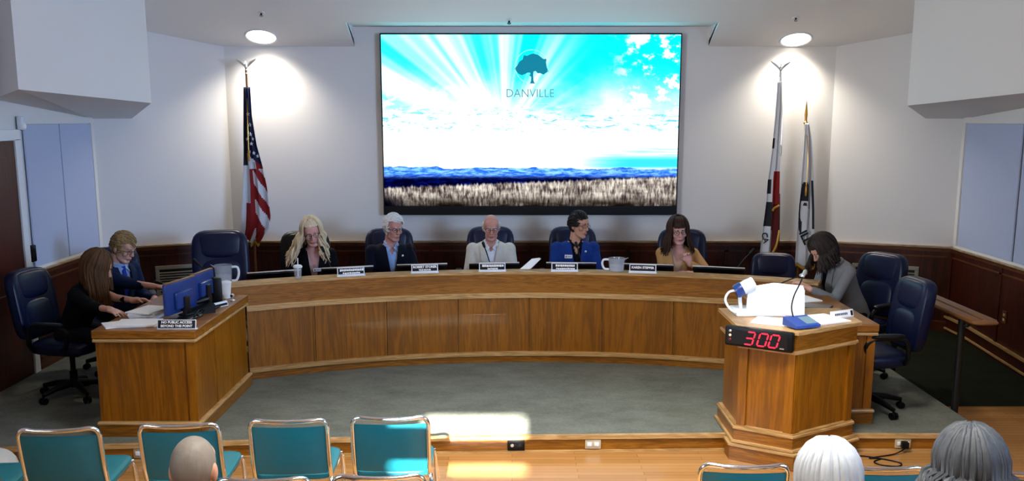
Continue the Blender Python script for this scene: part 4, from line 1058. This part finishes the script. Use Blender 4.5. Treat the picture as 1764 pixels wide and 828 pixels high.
# audience, seen from behind
def audience(label, px, py, Y, top_z, **kw):
    q = at_y(px, py, Y); return person(label, q.x, Y-.02, 0.0, 180, seat=.45, **kw)
audience('person with shaven head and stubble, seen from behind in the audience',331,750,3.12,1.27,head=(180,4,0),lean=-2,skin_m='skin_tan',vox=.006,hgt=.985,hs=.98,
  clothes=dict(shirt='shirt_black',jacket='sweater_dark',closed=True,knit=True),hair=dict(style='short',mat='hair_stubble',thick=.0022,topk=1.0,rough=.0005,hairline=.07,side=-.01,nape=-.075,seed=2,n=0))
audience('person with long straight white hair, seen from behind in the audience',1429,754,3.06,1.3,head=(178,4,0),lean=-2,female=True,hgt=.94,vox=.008,hs=1.0,skin_m='skin_pink',
  clothes=dict(shirt='shirt_white',jacket='sweater_white',closed=True,knit=True),hair=dict(style='long',mat='hair_silver',length=.24,n=260,flare=.02,wave=.004,spread=140,hairline=.07,thick=.018,rough=.004,seed=15))
audience('person with wavy grey hair, seen from behind in the audience',1677,733,3.10,1.3,head=(180,6,0),lean=-2,hgt=.98,vox=.008,skin_m='skin_tan',
  clothes=dict(shirt='shirt_white',jacket='sweater_white',closed=True,knit=True),hair=dict(style='long',mat='hair_grey',length=.19,n=300,flare=.05,wave=.034,spread=142,hairline=.07,thick=.022,rough=.022,nfreq=2.2,seed=18))
for k,(X_,lab) in enumerate(((-1.12,'teal chair of the shaven headed person, below the picture edge'),(1.10,'teal chair of the white haired person, below the picture edge'),(1.60,'teal chair of the grey haired person, below the picture edge'))): pass
# ================================================================== OFFICE CHAIRS IN USE
def arc_chair(px, label, r=RR+1.20, turn=0, dz=0, sc=1.05):
    p, d = seat_on_arc(px, r); put_exec(p.x, p.y-.0, -d*.55+turn, label, DZ+dz, sc=sc)
def behind(key, label, turn=0, dx=0.0):
    p, d, fc = PPL[key]; a = R(fc); return put_exec(p.x+dx, p.y+.02, fc+turn, label, DZ, sc=1.04)
behind('white','navy office chair under the white haired person', turn=-6)
behind('bald','navy office chair under the person in the cream jacket')
behind('blue','navy office chair under the person in the blue jacket', turn=-4)
behind('tan','navy office chair under the person in the tan jacket', dx=.07)
p = at_y(396,417,8.95); put_exec(p.x, 8.65, 18, 'empty navy office chair behind the water pitcher', sc=1.10)
p = at_y(1336,438,8.95); put_exec(p.x-.05, 8.80, -14, 'empty navy office chair behind the end of the curved desk, below the pale flags', sc=.88)
put_exec(-3.62, 7.42, 80, 'navy office chair under the brown haired clerk, near the door', sc=.98)
put_exec(-3.60, 8.26, 24, 'navy office chair under the person with the blue tie', sc=1.0)
put_exec(3.06, 8.10, -58, 'tall navy office chair under the person in the grey blazer', sc=.99)
put_exec(2.80, 7.06, -84, 'empty navy office chair at the end of the side desk, nearest the handrail', sc=.97)
bc = behind('blonde','black office chair under the blonde haired person', dx=-.10)
for ch in bc.children_recursive:
    if ch.data.materials[0].name == 'leather': ch.data = ch.data.copy(); ch.data.materials[0] = M['leather_black']
for X_, Y_, lab in ((-1.14,3.10,'teal chair under the shaven headed person'),(1.13,3.04,'teal chair under the white haired person'),(1.66,3.08,'teal chair under the grey haired person')):
    o = copy_tree(ST); o.location = (X_,Y_,0); o.rotation_euler = (0,0,PI); tag(o, lab, 'chair', 'third row of teal stacking chairs')

# ================================================================== FLAGS
def eagle(t, z):
    m = MB(); m.ell((0,0,z+.035),(.016,.022,.035)); m.ell((0,-.020,z+.075),(.011,.014,.012)); m.cap((0,-.03,z+.074),(0,-.042,z+.068),.005,.002)
    for s in (-1,1):
        m.extr([(s*.010,0,z+.05),(s*.045,0,z+.085),(s*.105,0,z+.115),(s*.100,0,z+.098),(s*.06,0,z+.062),(s*.012,0,z+.02)],(0,.010,0))
    m.lathe([(.010,z-.05),(.018,z-.04),(.008,z-.02),(.014,z),(.006,z+.01)],(0,0,0),14); m.build('eagle_finial','silver_metal',t)
def spear(t, z):
    MB().lathe([(.010,z-.06),(.022,z-.05),(.024,z-.035),(.010,z-.02),(.012,z),(.016,z+.05),(.008,z+.14),(.001,z+.20)],(0,0,0),14).build('spear_finial','brass',t)
def flag(name, label, X, Y, ztop, pole_mat, outline, pattern, mats, fin, folds=3.5, group=None, lettering=None, fringe=None, amp=.035):
    """outline: list of (z, left, right) relative to the pole, top to bottom"""
    t = thing(name, label, 'flag', (X,Y,DZ), 0, group); zz = lambda z: z-DZ
    MB().tube([(0,0,.02),(0,0,zz(ztop))],.013,12).build('pole',pole_mat,t)
    MB().lathe([(.15,0),(.15,.02),(.06,.05),(.03,.10),(.02,.12)],(0,0,0),24).build('base','brass',t)
    fin(t, zz(ztop))
    def lr(v):
        z = outline[0][0]+(outline[-1][0]-outline[0][0])*v
        for a,b in zip(outline,outline[1:]):
            if b[0] <= z <= a[0]: u=(a[0]-z)/(a[0]-b[0]); return z,a[1]+(b[1]-a[1])*u,a[2]+(b[2]-a[2])*u
        return outline[-1]
    def surf(u,v):
        z,a,b = lr(v); w = b-a; am = amp*min(1,w/.12)
        y = -.022 - am*(.5+.5*math.sin(2*PI*folds*u+2.2*v)) - .02*math.sin(PI*u)
        x = a+w*u + .006*math.sin(2*PI*folds*u+1.0+2*v)
        zb = zz(z)
        if v > .96: zb += .02*math.sin(2*PI*folds*u)
        return Vector((x,y,zb))
    nx, ny = 48, 90; m = MB(); m.grid(nx,ny,surf,pattern)
    o = m.build('cloth',mats,t,60); so = o.modifiers.new('thick','SOLIDIFY'); so.thickness=.004; so.offset=1
    P = Person(); P.t=t; P.surf=surf; P.cloth=o
    # cord and tassel
    z0,a0,b0 = lr(0.02)
    cd = MB().tube(smooth_path([(0,-.016,zz(z0)),(.015,-.09,zz(z0)-.3),(.012,-.10,zz(z0)-.62)],6),.004,6).lathe([(.004,zz(z0)-.62),(.011,zz(z0)-.64),(.013,zz(z0)-.70),(.010,zz(z0)-.74)],(.012,-.10,0),10); P.cord = cd
    if fringe:
        f = MB(); n = 60
        us = [fringe[0]+(fringe[1]-fringe[0])*i/n for i in range(n+1)]
        f.grid(n,1,lambda u,v: surf(fringe[0]+(fringe[1]-fringe[0])*u,1.0)+Vector((0,-.003,-.035*v))); fo=f.build('fringe','fringe',t); s2=fo.modifiers.new('t','SOLIDIFY'); s2.thickness=.003
    return P
def px_outline(Y, rows, X):
    o = []
    for py, a, b in rows:
        qa, qb = at_y(a,py,Y), at_y(b,py,Y); o.append((qa.z, qa.x-X, qb.x-X))
    return o
Yf = 10.02
# striped flag
q = at_y(424.5,128,Yf); X = q.x; zt = at_y(424.5,120,Yf).z
def us_pat(u,v):
    # v 0..1 from top to bottom ; canton on the upper outer folds, slanting stripes lower down
    if v < .52 and u > .30 - .1*v: return 2 if v < .50-.10*(1-u) else (1 if u<.7 else 0)
    if u < .16: return 3 if v < .5 else 1
    if u < .34 and v > .50: return 0 if v > .82 else 1 if v < .74 else 0
    if u < .34: return 3
    s_ = (v*10.5 - (u-.34)*3.2)
    if v < .52: return 2
    if u < .50: return 0
    return int(math.floor(s_)) % 2
US = flag('american_flag','red white and blue striped flag with eagle finial on a pole',X,Yf,zt,'gold_rail',
  px_outline(Yf,[(150,421,431),(200,421,434),(250,421,443),(285,421,453),(320,420,461),(370,418,468),(392,417,466),(415,416,449)],X),us_pat,['cloth_red','cloth_white','cloth_blue','cloth_dark'],eagle,3.0,'flags on poles',fringe=(.55,1.0))
US.cord.build('cord','brass',US.t)
sv = MB()
for k,(u,v) in enumerate(((.62,.17),(.80,.24),(.55,.29),(.84,.33),(.66,.36),(.48,.41),(.76,.42),(.90,.44),(.60,.47),(.72,.30),(.45,.33))):
    c = US.surf(u,v)+Vector((0,-.012,0)); pts=[]
    for i in range(10):
        r_ = .021 if i%2==0 else .009; a = PI/2+i*PI/5; pts.append(c+Vector((r_*math.cos(a)*.9,0,r_*math.sin(a))))
    sv.extr(pts,(0,.012,0))
sv.build('star','cloth_white',US.cloth,0)
# bear-state style flag: white with red and dark patches
X2 = at_y(1346,128,Yf).x
def ca_pat(u,v):
    if u < .30 and .30 < v < .36: return 3
    if u < .30 and .52 < v < .60: return 3
    if .48 < v < .66 and .35 < u < .85: return 0
    if v > .60 and u > .55 and v < .95: return 2
    if .64 < v < .78 and u < .42: return 3
    if .66 < v < .80 and .42 < u < .55: return 0
    return 1
CA = flag('state_flag','white flag with red patches and eagle finial, left of the spear tipped one',X2,Yf+.03,at_y(1346,124,Yf).z,'silver_metal',
  px_outline(Yf,[(140,1339,1347),(200,1334,1347),(260,1328,1345),(310,1321,1345),(350,1318,1345),(400,1312,1344),(430,1309,1343),(458,1306,1342)],X2),ca_pat,['cloth_red','cloth_white','cloth_maroon','cloth_dark'],eagle,2.5,'flags on poles',amp=.03)
CA.cord.build('cord','silver_metal',CA.t)
for a,b in (((.45,.69),(.80,.66)),((.55,.95),(.95,.80))):
    pth = [CA.surf(a[0]+(b[0]-a[0])*i/10,a[1]+(b[1]-a[1])*i/10)+Vector((0,-.012,0)) for i in range(11)]; MB().tube(pth,.012,6).build('fringe','fringe',CA.cloth)
cm = text_mb('CA', .085, frame_m(CA.surf(.13,.84)+Vector((.01,-.035,0)),(.25,0,-.97),(.97,0,.25)),.001,bold=.002); cm.build('lettering','cloth_dark',CA.cloth,0)
# town flag
X3 = at_y(1390,200,Yf).x
def tn_pat(u,v):
    du, dv = (u-.40)/.40, (v-.60)/.20; r_ = math.sqrt(du*du+dv*dv)
    if .72 < v < .74: pass
    if r_ < .95 and (dv < -.1 or u < .30) and u < .62 and not (.25 < r_ < .55 and dv > -.3): return 3
    if .86 < u < .95 and .40 < v < .74: return 3
    if .70 < u < .76 and .40 < v < .60: return 3
    return 1
TN = flag('town_flag','white flag with dark round emblem and gold fringe under a spear finial',X3,Yf+.03,at_y(1390,205,Yf).z,'brass',
  px_outline(Yf,[(212,1386,1393),(240,1383,1397),(300,1378,1400),(360,1374,1402),(400,1371,1402),(455,1369,1402)],X3),tn_pat,['cloth_red','cloth_white','cloth_maroon','cloth_dark'],spear,2.0,'flags on poles',fringe=(.0,1.0),amp=.03)
TN.cord.build('cord','brass',TN.t)
lt = text_mb('ILL', .12, frame_m(TN.surf(.38,.80)+Vector((0,-.035,0)),(.45,0,-.89),(.89,0,.45)),.001,bold=.004); lt.build('lettering','cloth_dark',TN.cloth,0)

# ================================================================== ON THE CURVED DESK
WT = .865
def arc_monitor(px, py, label, tilt=34):
    p, d = seat_on_arc(px, RR+.27, py); t = thing('desk_monitor', label, 'monitor', (p.x,p.y,WT), R(-d), 'black monitors along the curved desk')
    rx = Matrix.Rotation(R(90-tilt),3,'X')       # slab leaning away from the audience
    ztop = 1.032-WT; W_, D_ = .475, .28
    u = Vector((0,math.cos(R(tilt)),-math.sin(R(tilt)))); n = Vector((0,math.sin(R(tilt)),math.cos(R(tilt)))); rm = Matrix((Vector((1,0,0)),u,n)).transposed()
    top = Vector((0,-.03,ztop-.012)); c = top + u*D_/2
    MB().box(c,(W_,D_,.026),rm,bev=.005).build('housing','plastic_black',t)
    MB().box(c+n*.0135,(W_-.03,D_-.03,.002),rm).build('screen','plastic_dark',t,0)
    MB().box(top-u*.003+Vector((0,-.004,.006)),(W_,.010,.012),rm,bev=.003).build('top_edge','silver_metal',t)
    MB().box((0,.08,ztop/2-.015),(.10,.02,ztop-.07)).box((0,.10,.006),(.22,.20,.012),bev=.004).build('stand','plastic_black',t)
for px,py,lab in ((471,465,'black desk monitor before the empty chair, beside the straw cup'),(598,460,'black desk monitor between the blonde person and white haired person'),(727,456,'black desk monitor beside the white haired person'),(851,455,'black desk monitor directly before the person in the cream jacket'),(984,456,'black desk monitor directly before the person in the blue jacket'),(1117,459,'black desk monitor beside the clear pitcher and before the tan jacket'),(1238,464,'black desk monitor at the end of the curved desk nearest the lectern')):
    arc_monitor(px,py,lab)
def nameplate(px, py, label, lines, w=.245):
    p, d = seat_on_arc(px, RR+.025, py); t = thing('name_plate', label, 'name plate', (p.x,p.y,LZ), R(-d), 'name plates on the ledge')
    MB().box((0,.0,.006),(w+.01,.045,.012),bev=.003).build('stand','white_plastic',t)
    tl = Matrix.Rotation(R(-12),3,'X'); c = Vector((0,.002,.045))
    MB().box(c,(w,.008,.072),tl,bev=.002).build('frame','white_plastic',t); MB().box(c+tl@Vector((0,-.0042,0.001)),(w-.016,.002,.054),tl).build('plate','plastic_black',t,0)
    for k,(tx,sz,dz_) in enumerate(lines):
        mtx = Matrix.Translation(c+tl@Vector((0,-.0058,dz_))) @ (tl@Matrix.Rotation(PI/2,3,'X')).to_4x4(); text_mb(tx,sz,mtx,.0006,bold=.0012).build('lettering','paper',t,0)
    return t, c, tl
def illegible(r, w1, w2):
    t, c, tl = r; m = MB(); rn = random.Random(int(w1*1000))
    for (w_,z_,h_) in ((w1,.010,.022),(w2,-.017,.014)):
        x_ = -w_/2
        while x_ < w_/2:
            q = rn.uniform(.012,.022); m.box(c+tl@Vector((x_+q/2,-.0056,z_+rn.uniform(-.001,.001))),(q*.8,.001,h_*rn.uniform(.8,1)),tl); x_ += q
    m.build('lettering','paper',t,0)
illegible(nameplate(604,467,'black and white name plate below the blonde haired person',[]),.20,.15)
nameplate(732,462,'black and white name plate directly below the white haired person in navy',[('ROBERT STORER',0.0285,.011),('VICE MAYOR',.019,-.016)])
illegible(nameplate(848,460,'name plate below the person in the cream jacket',[]),.19,.09)
illegible(nameplate(973,461,'name plate below the person in the blue jacket',[]),.17,.16)
nameplate(1107,464,'black and white name plate between the clear pitcher and tan jacket',[('KAREN STEPPER',.0285,.004)])
def goose_mic(loc, rz, label, pts, scale=1.0, cap='plastic_black'):
    t = thing('gooseneck_microphone', label, 'microphone', loc, rz, 'gooseneck microphones')
    MB().box((0,0,.015),(.10,.13,.03),bev=.010).build('base','plastic_black',t)
    pts = [Vector(q) for q in pts]; sp = smooth_path([(0,0,.028)]+pts,8)
    MB().tube(sp,.0055,8).build('stem','plastic_dark',t)
    d = (pts[-1]-pts[-2]).normalized(); MB().cap(pts[-1],pts[-1]+d*.045,.013,.015).build('capsule',cap,t)
    return t
for px,py,lab in ((572,462,'thin gooseneck microphone before the blonde haired person'),(722,458,'thin gooseneck microphone before the white haired person'),(845,456,'thin gooseneck microphone before the person in the cream jacket'),(1003,456,'thin gooseneck microphone before the person in the blue jacket'),(1268,466,'thin gooseneck microphone at the end of the curved desk nearest the lectern')):
    p, d = seat_on_arc(px, RR+.46, py); goose_mic((p.x,p.y,WT), R(-d+180), lab, [(0,.0,.10),(.03,-.06,.20),(.055,-.12,.27)] if px!=1268 else [(0,0,.10),(-.06,.0,.2),(-.12,-.0,.27)])
def pitcher(p, rz, label, h=.20, r=.062, base=LZ):
    t = thing('water_pitcher', label, 'pitcher', (p.x,p.y,base), rz, 'clear plastic pitchers')
    prof = [(r*.88,0),(r*.90,.01),(r*.96,h*.5),(r*1.04,h*.92),(r*1.06,h)]
    m = MB(); m.lathe(prof,(0,0,0),24); m.f = m.f[:-1]; m.mi = m.mi[:-1]; m.extr([(-r*.95,-.018,h*.86),(-r*1.45,0,h),(-r*.95,.018,h*.86)],(0,0,.006)); m.build('jug','clear_plastic',t)
    MB().tube(smooth_path([(r,0,h*.88),(r*1.62,0,h*.86),(r*1.78,0,h*.55),(r*1.5,0,h*.2),(r*.95,0,h*.16)],6),.010,8).build('handle','white_plastic',t)
    MB().lathe([(r*.86,.008),(r*.93,h*.45),(.001,h*.45)],(0,0,0),24).build('water','clear_plastic',t)
p = at_z(394,482,LZ); pitcher(arc_pt(RR+.08,-29.3,0),.1,'clear plastic water pitcher on the ledge end above the clerk desk',.165,.072)
p,d = seat_on_arc(1062,RR+.09,466); pitcher(p,PI,'clear plastic water pitcher on the ledge beside the blue jacket',.125,.075)
# cup with straw
p,d = seat_on_arc(513,RR+.06,472); t = thing('straw_cup','clear cup with white lid and straw on the ledge before the blonde person','cup',(p.x,p.y,LZ))
MB().lathe([(.028,0),(.036,.10)],(0,0,0),20).build('cup','clear_plastic',t); MB().lathe([(.040,.099),(.041,.112),(.03,.122),(.012,.124)],(0,0,0),20).build('lid','white_plastic',t); MB().tube([(0,0,.02),(.003,0,.185)],.005,8).build('straw','white_plastic',t)
# leaning sheets beside the cream jacket
p,d = seat_on_arc(910,RR+.13,466); t = thing('paper_sheets','white sheets propped up on the desk beside the cream jacket','papers',(p.x,p.y,LZ-.11))
for k in range(2):
    MB().extr([(-.075+.01*k,-.0+.012*k,.115),(.015+.01*k,.0+.012*k,.115),(.115+.01*k,.05+.012*k,.215-.01*k),(.035+.01*k,.05+.012*k,.205-.01*k)],(0,.003,0)).build('sheet','paper',t,0)
MB().box((.02,.05,.01),(.12,.06,.02),bev=.004).extr([(.0,.03,.01),(.05,.03,.01),(.06,.055,.15),(.02,.055,.15)],(0,.01,0)).build('stand','plastic_black',t)

# ================================================================== ON THE CLERK DESK
DT = .905
def back_monitor(x, y, rz, label, w=.50, h=.32, zl=.10):
    t = thing('computer_monitor', label, 'monitor', (x,y,DT), rz, 'monitors on the clerk desk')
    MB().box((0,.01,zl+h/2),(w,.035,h),bev=.008).build('housing','monitor_back',t); MB().box((0,-.010,zl+h/2),(w-.03,.004,h-.03)).build('screen','plastic_dark',t,0)
    MB().box((0,.04,zl+h/2-.02),(w*.55,.04,h*.55),bev=.012).build('back_bulge','monitor_back',t)
    MB().box((0,.06,zl*.5+.05),(.07,.03,zl+.14),bev=.008).build('neck','plastic_dark',t); MB().ell((0,.05,.010),(.13,.10,.012),e=.6).build('foot','plastic_dark',t)
    MB().box((0,.010,zl+h+.003),(w*.98,.030,.008),bev=.002).build('top_edge','gold_rail',t)  # brown colour paints the wall's reflection on the monitor top
    return t
# screens face the clerks (towards -x), backs to the open floor
back_monitor(-2.50,6.84,R(-102),'blue backed computer monitor nearest the public access sign',.40,.235,.05)
back_monitor(-2.46,7.22,R(-98),'second computer monitor, further along the clerk desk',.36,.215,.07)
def papers(x, y, z, rz, w, d, n, label, name='paper_stack', cat='papers', mat='paper'):
    t = thing(name, label, cat, (x,y,z), rz); rn = random.Random(int(abs(x*1000)))
    for k in range(n):
        MB().box((rn.uniform(-.012,.012),rn.uniform(-.012,.012),.005+k*.010),(w,d,.009),Matrix.Rotation(rn.uniform(-.12,.12),3,'Z')).build('sheet_bundle',mat,t,0)
    return t
papers(-2.72,6.62,DT,.15,.30,.22,2,'low pile of white papers at the clerk desk corner')
papers(-2.76,6.93,DT,-.2,.21,.28,5,'thick stack of white papers under the reaching hand')
papers(-2.90,6.56,DT,.5,.12,.20,1,'single pale sheet at the front edge of the clerk desk')
t = papers(-2.66,7.42,DT,.4,.21,.28,2,'open white document before the person with the blue tie')
def flat_sign(x, y, z, rz, label, lines, w=.26, h=.062, bg='plastic_black', fg='paper'):
    t = thing('desk_sign', label, 'sign', (x,y,z), rz); tl = Matrix.Rotation(R(-15),3,'X'); c = Vector((0,0,h/2+.004))
    MB().box(c,(w,.010,h),tl,bev=.002).build('frame','white_plastic',t); MB().box(c+tl@Vector((0,-.0052,0)),(w-.010,.002,h-.010),tl).build('plate',bg,t,0); MB().box((0,.012,.003),(w,.04,.006)).build('foot','white_plastic',t,0)
    for tx,sz,dz_ in lines:
        mtx = Matrix.Translation(c+tl@Vector((0,-.0068,dz_))) @ (tl@Matrix.Rotation(PI/2,3,'X')).to_4x4(); text_mb(tx,sz,mtx,.0006,bold=.0008).build('lettering',fg,t,0)
    return t
flat_sign(-2.385,6.455,DT,.0,'black sign reading NO PUBLIC ACCESS BEYOND THIS POINT on the clerk desk',[('NO PUBLIC ACCESS',.0245,.013),('BEYOND THIS POINT',.0235,-.013)],.275,.066)
t = thing('name_plate','small name plate lying towards the inner edge of the clerk desk','name plate',(-2.32,7.22,DT),R(62)); MB().box((0,0,.022),(.17,.012,.044),Matrix.Rotation(R(-20),3,'X'),bev=.003).build('frame','white_plastic',t); MB().box((0,-.009,.020),(.15,.002,.018),Matrix.Rotation(R(-20),3,'X')).build('plate','plastic_black',t,0)
t = thing('paper_cup','white paper cup beside the microphone on the clerk desk','cup',(-2.39,7.62,DT)); MB().lathe([(.036,0),(.048,.125),(.050,.128),(.045,.126)],(0,0,0),24).build('cup','paper',t); MB().lathe([(.051,.126),(.051,.134),(.044,.140)],(0,0,0),24).build('lid','white_plastic',t)
t = thing('desk_phone','black desk telephone behind the monitors on the clerk desk','telephone',(-2.42,7.05,DT),R(-60)); MB().add([(-.09,-.10,0),(.09,-.10,0),(.09,.10,0),(-.09,.10,0),(-.09,-.10,.02),(.09,-.10,.02),(.09,.10,.065),(-.09,.10,.065)],[(0,3,2,1),(4,5,6,7),(0,1,5,4),(1,2,6,5),(2,3,7,6),(3,0,4,7)]).build('body','plastic_black',t,0); MB().cap((-.06,-.075,.052),(-.06,.075,.085),.020,.020).build('handset','plastic_dark',t)
t = thing('small_speaker','tall slim black speaker beside the second clerk monitor','speaker',(-2.38,7.36,DT),R(-70)); MB().box((0,0,.11),(.07,.08,.22),bev=.012).build('cabinet','plastic_black',t); MB().lathe([(.026,0),(.026,.004),(.01,.002)],(0,-.041,.12),18,Matrix.Rotation(PI/2,3,'X')).build('driver','plastic_dark',t)
goose_mic((-2.46,7.60,DT),0.0,'gooseneck microphone beside the paper cup on the clerk desk',[(0,0,.10),(-.05,.0,.20),(-.14,-.0,.29)])
goose_mic((-2.66,7.60,DT),R(20),'gooseneck microphone pointing at the person with the blue tie',[(-.03,0,.07),(-.14,-.02,.11),(-.24,-.05,.15)])
t = thing('document_clip','small silver stand at the inner back corner of the clerk desk','stand',(-2.30,7.50,DT)); MB().lathe([(.022,0),(.022,.006),(.006,.010),(.006,.03),(.018,.034),(.018,.05),(.006,.058)],(0,0,0),14).build('body','silver_metal',t); MB().ell((0,-.016,.042),(.009,.005,.009)).build('lens','plastic_black',t)
t = thing('cable_bundle','tangle of black cables behind the clerk monitors','cables',(-2.40,6.95,DT)); rn = random.Random(4)
for k in range(7):
    pts=[Vector((rn.uniform(-.10,.05),rn.uniform(-.22,.20),.010+rn.random()*.03)) for _ in range(5)]; MB().tube(smooth_path(pts,6),.005,6).build('cable','plastic_black',t)

# ================================================================== ON THE LECTERN AND SIDE DESK
def dv(x, y): return Vector((x,y,LT))
t = thing('document_camera','white document camera with lit lamp head on the lectern','document camera',(1.70,6.58,LT))
MB().box((.10,.10,.018),(.36,.26,.036),bev=.010).build('base','white_plastic',t)
MB().tube(smooth_path([(-.02,.10,.03),(-.03,.10,.12),(-.02,.10,.16),(.0,.10,.185)],6),.014,10).build('arm','white_plastic',t)
hm = Matrix.Rotation(R(62),3,'Y') @ Matrix.Rotation(R(0),3,'Z'); MB().lathe([(.030,-.075),(.046,-.06),(.050,.03),(.046,.07)],(.0,.09,.195),24,hm).build('lamp_head','white_plastic',t)
MB().lathe([(.050,-.02),(.052,-.02),(.052,-.065),(.044,-.078)],(.0,.09,.195),24,hm).build('collar','monitor_back',t)
MB().lathe([(.040,.071),(.040,.073)],(.0,.09,.195),24,hm).build('lens','lens_glow',t)
MB().tube(smooth_path([(-.05,.08,.175),(-.12,.06,.165),(-.15,.04,.11),(-.12,.0,.05),(-.06,-.0,.02),(.0,.03,.015)],8),.009,8).build('cable','white_plastic',t)
t = thing('paper_folder','stack of upright white papers glowing under the document camera lamp','papers',(1.93,6.60,LT),R(-6))
for k in range(3):
    MB().extr([(-.215,.0+.03*k,.002),(.19,.0+.03*k,.002),(.19,.04+.03*k,.185+.010*k),(-.02,.05+.03*k,.20+.010*k),(-.215,.04+.03*k,.165+.010*k)],(0,.004,0)).build('sheet','paper',t,0)
MB().box((-.01,.06,.004),(.40,.12,.008)).build('tray','white_plastic',t,0)
papers(2.16,6.42,LT,.45,.40,.27,1,'white sheets lying flat across the lectern top','loose_sheets'); papers(1.86,6.36,LT,-.5,.34,.22,1,'white sheet on the lectern in front of the upright papers','loose_sheets')
t = thing('table_microphone_unit','blue console with display and gooseneck stem on the lectern','conference unit',(1.985,6.21,LT+.011),R(22))
MB().add([(-.10,-.07,0),(.10,-.07,0),(.10,.08,0),(-.10,.08,0),(-.10,-.07,.018),(.10,-.07,.018),(.10,.08,.055),(-.10,.08,.055)],[(0,3,2,1),(4,5,6,7),(0,1,5,4),(1,2,6,5),(2,3,7,6),(3,0,4,7)]).build('body','blue_plastic',t,0)
MB().box((.045,.0,.0385),(.085,.10,.004),Matrix.Rotation(math.atan2(.037,.15),3,'X')).build('display','lcd_glow',t,0)
MB().tube(smooth_path([(-.02,.07,.05),(-.03,.08,.12),(.02,.12,.19),(.10,.17,.25),(.17,.22,.30)],8),.005,8).build('stem','plastic_black',t); MB().cap((.17,.22,.30),(.205,.243,.328),.012,.014).build('capsule','silver_metal',t)
t = flat_sign(2.36,6.50,LT,R(28),'clear framed name plate at the far corner of the lectern',[],.22,.055,'paper')
m_ = MB(); c_ = Vector((0,0,.0315)); tl_ = Matrix.Rotation(R(-15),3,'X')
for k in range(9): m_.box(c_+tl_@Vector((-.07+.014*k,-.0065,.0)),(.009,.001,.016),tl_)
m_.box(c_+tl_@Vector((.090,-.0065,0)),(.022,.001,.036),tl_); m_.build('lettering','plastic_dark',t,0)
t = thing('tablet_computer','flat grey tablet lying on the side desk behind the lectern','tablet',(2.42,7.30,.885),R(-28)); MB().box((0,0,.010),(.27,.19,.016),bev=.006).build('body','plastic_dark',t); MB().box((0,0,.0188),(.25,.17,.001)).build('screen','steel',t,0)
papers(2.44,7.66,.885,.3,.21,.28,1,'white sheet on the side desk under the bent over person','loose_sheets')
goose_mic((2.20,7.74,.885),0,'gooseneck microphone reaching up beside the person in the grey blazer',[(.02,0,.09),(.12,.0,.14),(.24,.0,.19)],cap='silver_metal')
# ================================================================== LIGHT, SKY, CAMERA
def light(kind, name, loc, energy, col, target=None, **k):
    l = bpy.data.lights.new(name, kind); l.energy = energy; l.color = col
    for a, v in k.items(): setattr(l, a, v)
    o = bpy.data.objects.new(name, l); COL.objects.link(o); o.location = loc
    if target is not None: o.rotation_euler = (Vector(target)-Vector(loc)).to_track_quat('-Z','Y').to_euler()
    return o
for i, c in enumerate(LAMPS):
    s = light('SPOT','downlight_lamp', Vector(c)+nrm*.03, 150, (1.0,.90,.76), Vector(c)+Vector((.0,-.12,-2.0)), spot_size=R(128), spot_blend=.9, shadow_soft_size=.10)
# unseen lamps added to light the room from above and both sides
for (x, y, e) in ((.5,4.3,180),(.4,1.6,85)):
    light('AREA','added_ceiling_lamp',(x,y,4.36),e,(1.0,.96,.90),(x,y,0),shape='RECTANGLE',size=1.8,size_y=1.0,spread=R(106))
light('AREA','added_side_light',(4.5,2.6,2.6),120,(.42,.62,1.0),(-4.0,10.0,2.1),shape='RECTANGLE',size=2.2,size_y=1.4,spread=R(78))  # added to tint the left walls blue, no window built here
light('AREA','added_side_light',(-4.1,2.6,2.6),62,(.80,.88,1.0),(4.2,10.0,1.9),shape='RECTANGLE',size=2.2,size_y=1.4,spread=R(70))  # weaker counterpart, added for the right walls
# document camera lamp
light('SPOT','document_lamp',(1.72,6.66,LT+.25),26,(1,.98,.95),(1.98,6.52,LT+.02),spot_size=R(120),spot_blend=.5,shadow_soft_size=.04)
# sun through the opening shaped into the rear wall
sun = light('SUN','sun',(0,-8,8),180,(1.0,.95,.88),None,angle=R(.8)); el = R(22)
sun.rotation_euler = Vector((0,math.cos(el),-math.sin(el))).to_track_quat('-Z','Y').to_euler()
w = bpy.data.worlds.new('World'); SC.world = w; w.use_nodes = True
bg = w.node_tree.nodes['Background']; sky = w.node_tree.nodes.new('ShaderNodeTexSky'); sky.sky_type = 'HOSEK_WILKIE'; w.node_tree.links.new(sky.outputs[0], bg.inputs[0]); bg.inputs[1].default_value = .6
cam = bpy.data.cameras.new('camera'); co = bpy.data.objects.new('camera', cam); COL.objects.link(co); SC.camera = co
co.location = (0,0,CAMH); co.rotation_euler = (PI/2-PITCH,0,0)
cam.sensor_fit = 'HORIZONTAL'; cam.sensor_width = 36; cam.lens = 36*FPX/1764; cam.shift_x = 0; cam.shift_y = -(414-CY)/1764*1.0
cam.clip_start = .05
SC.view_settings.view_transform = 'Standard'; SC.view_settings.look = 'None'; SC.view_settings.gamma = 1; SC.view_settings.exposure = 0.0
SC.view_settings.use_curve_mapping = False
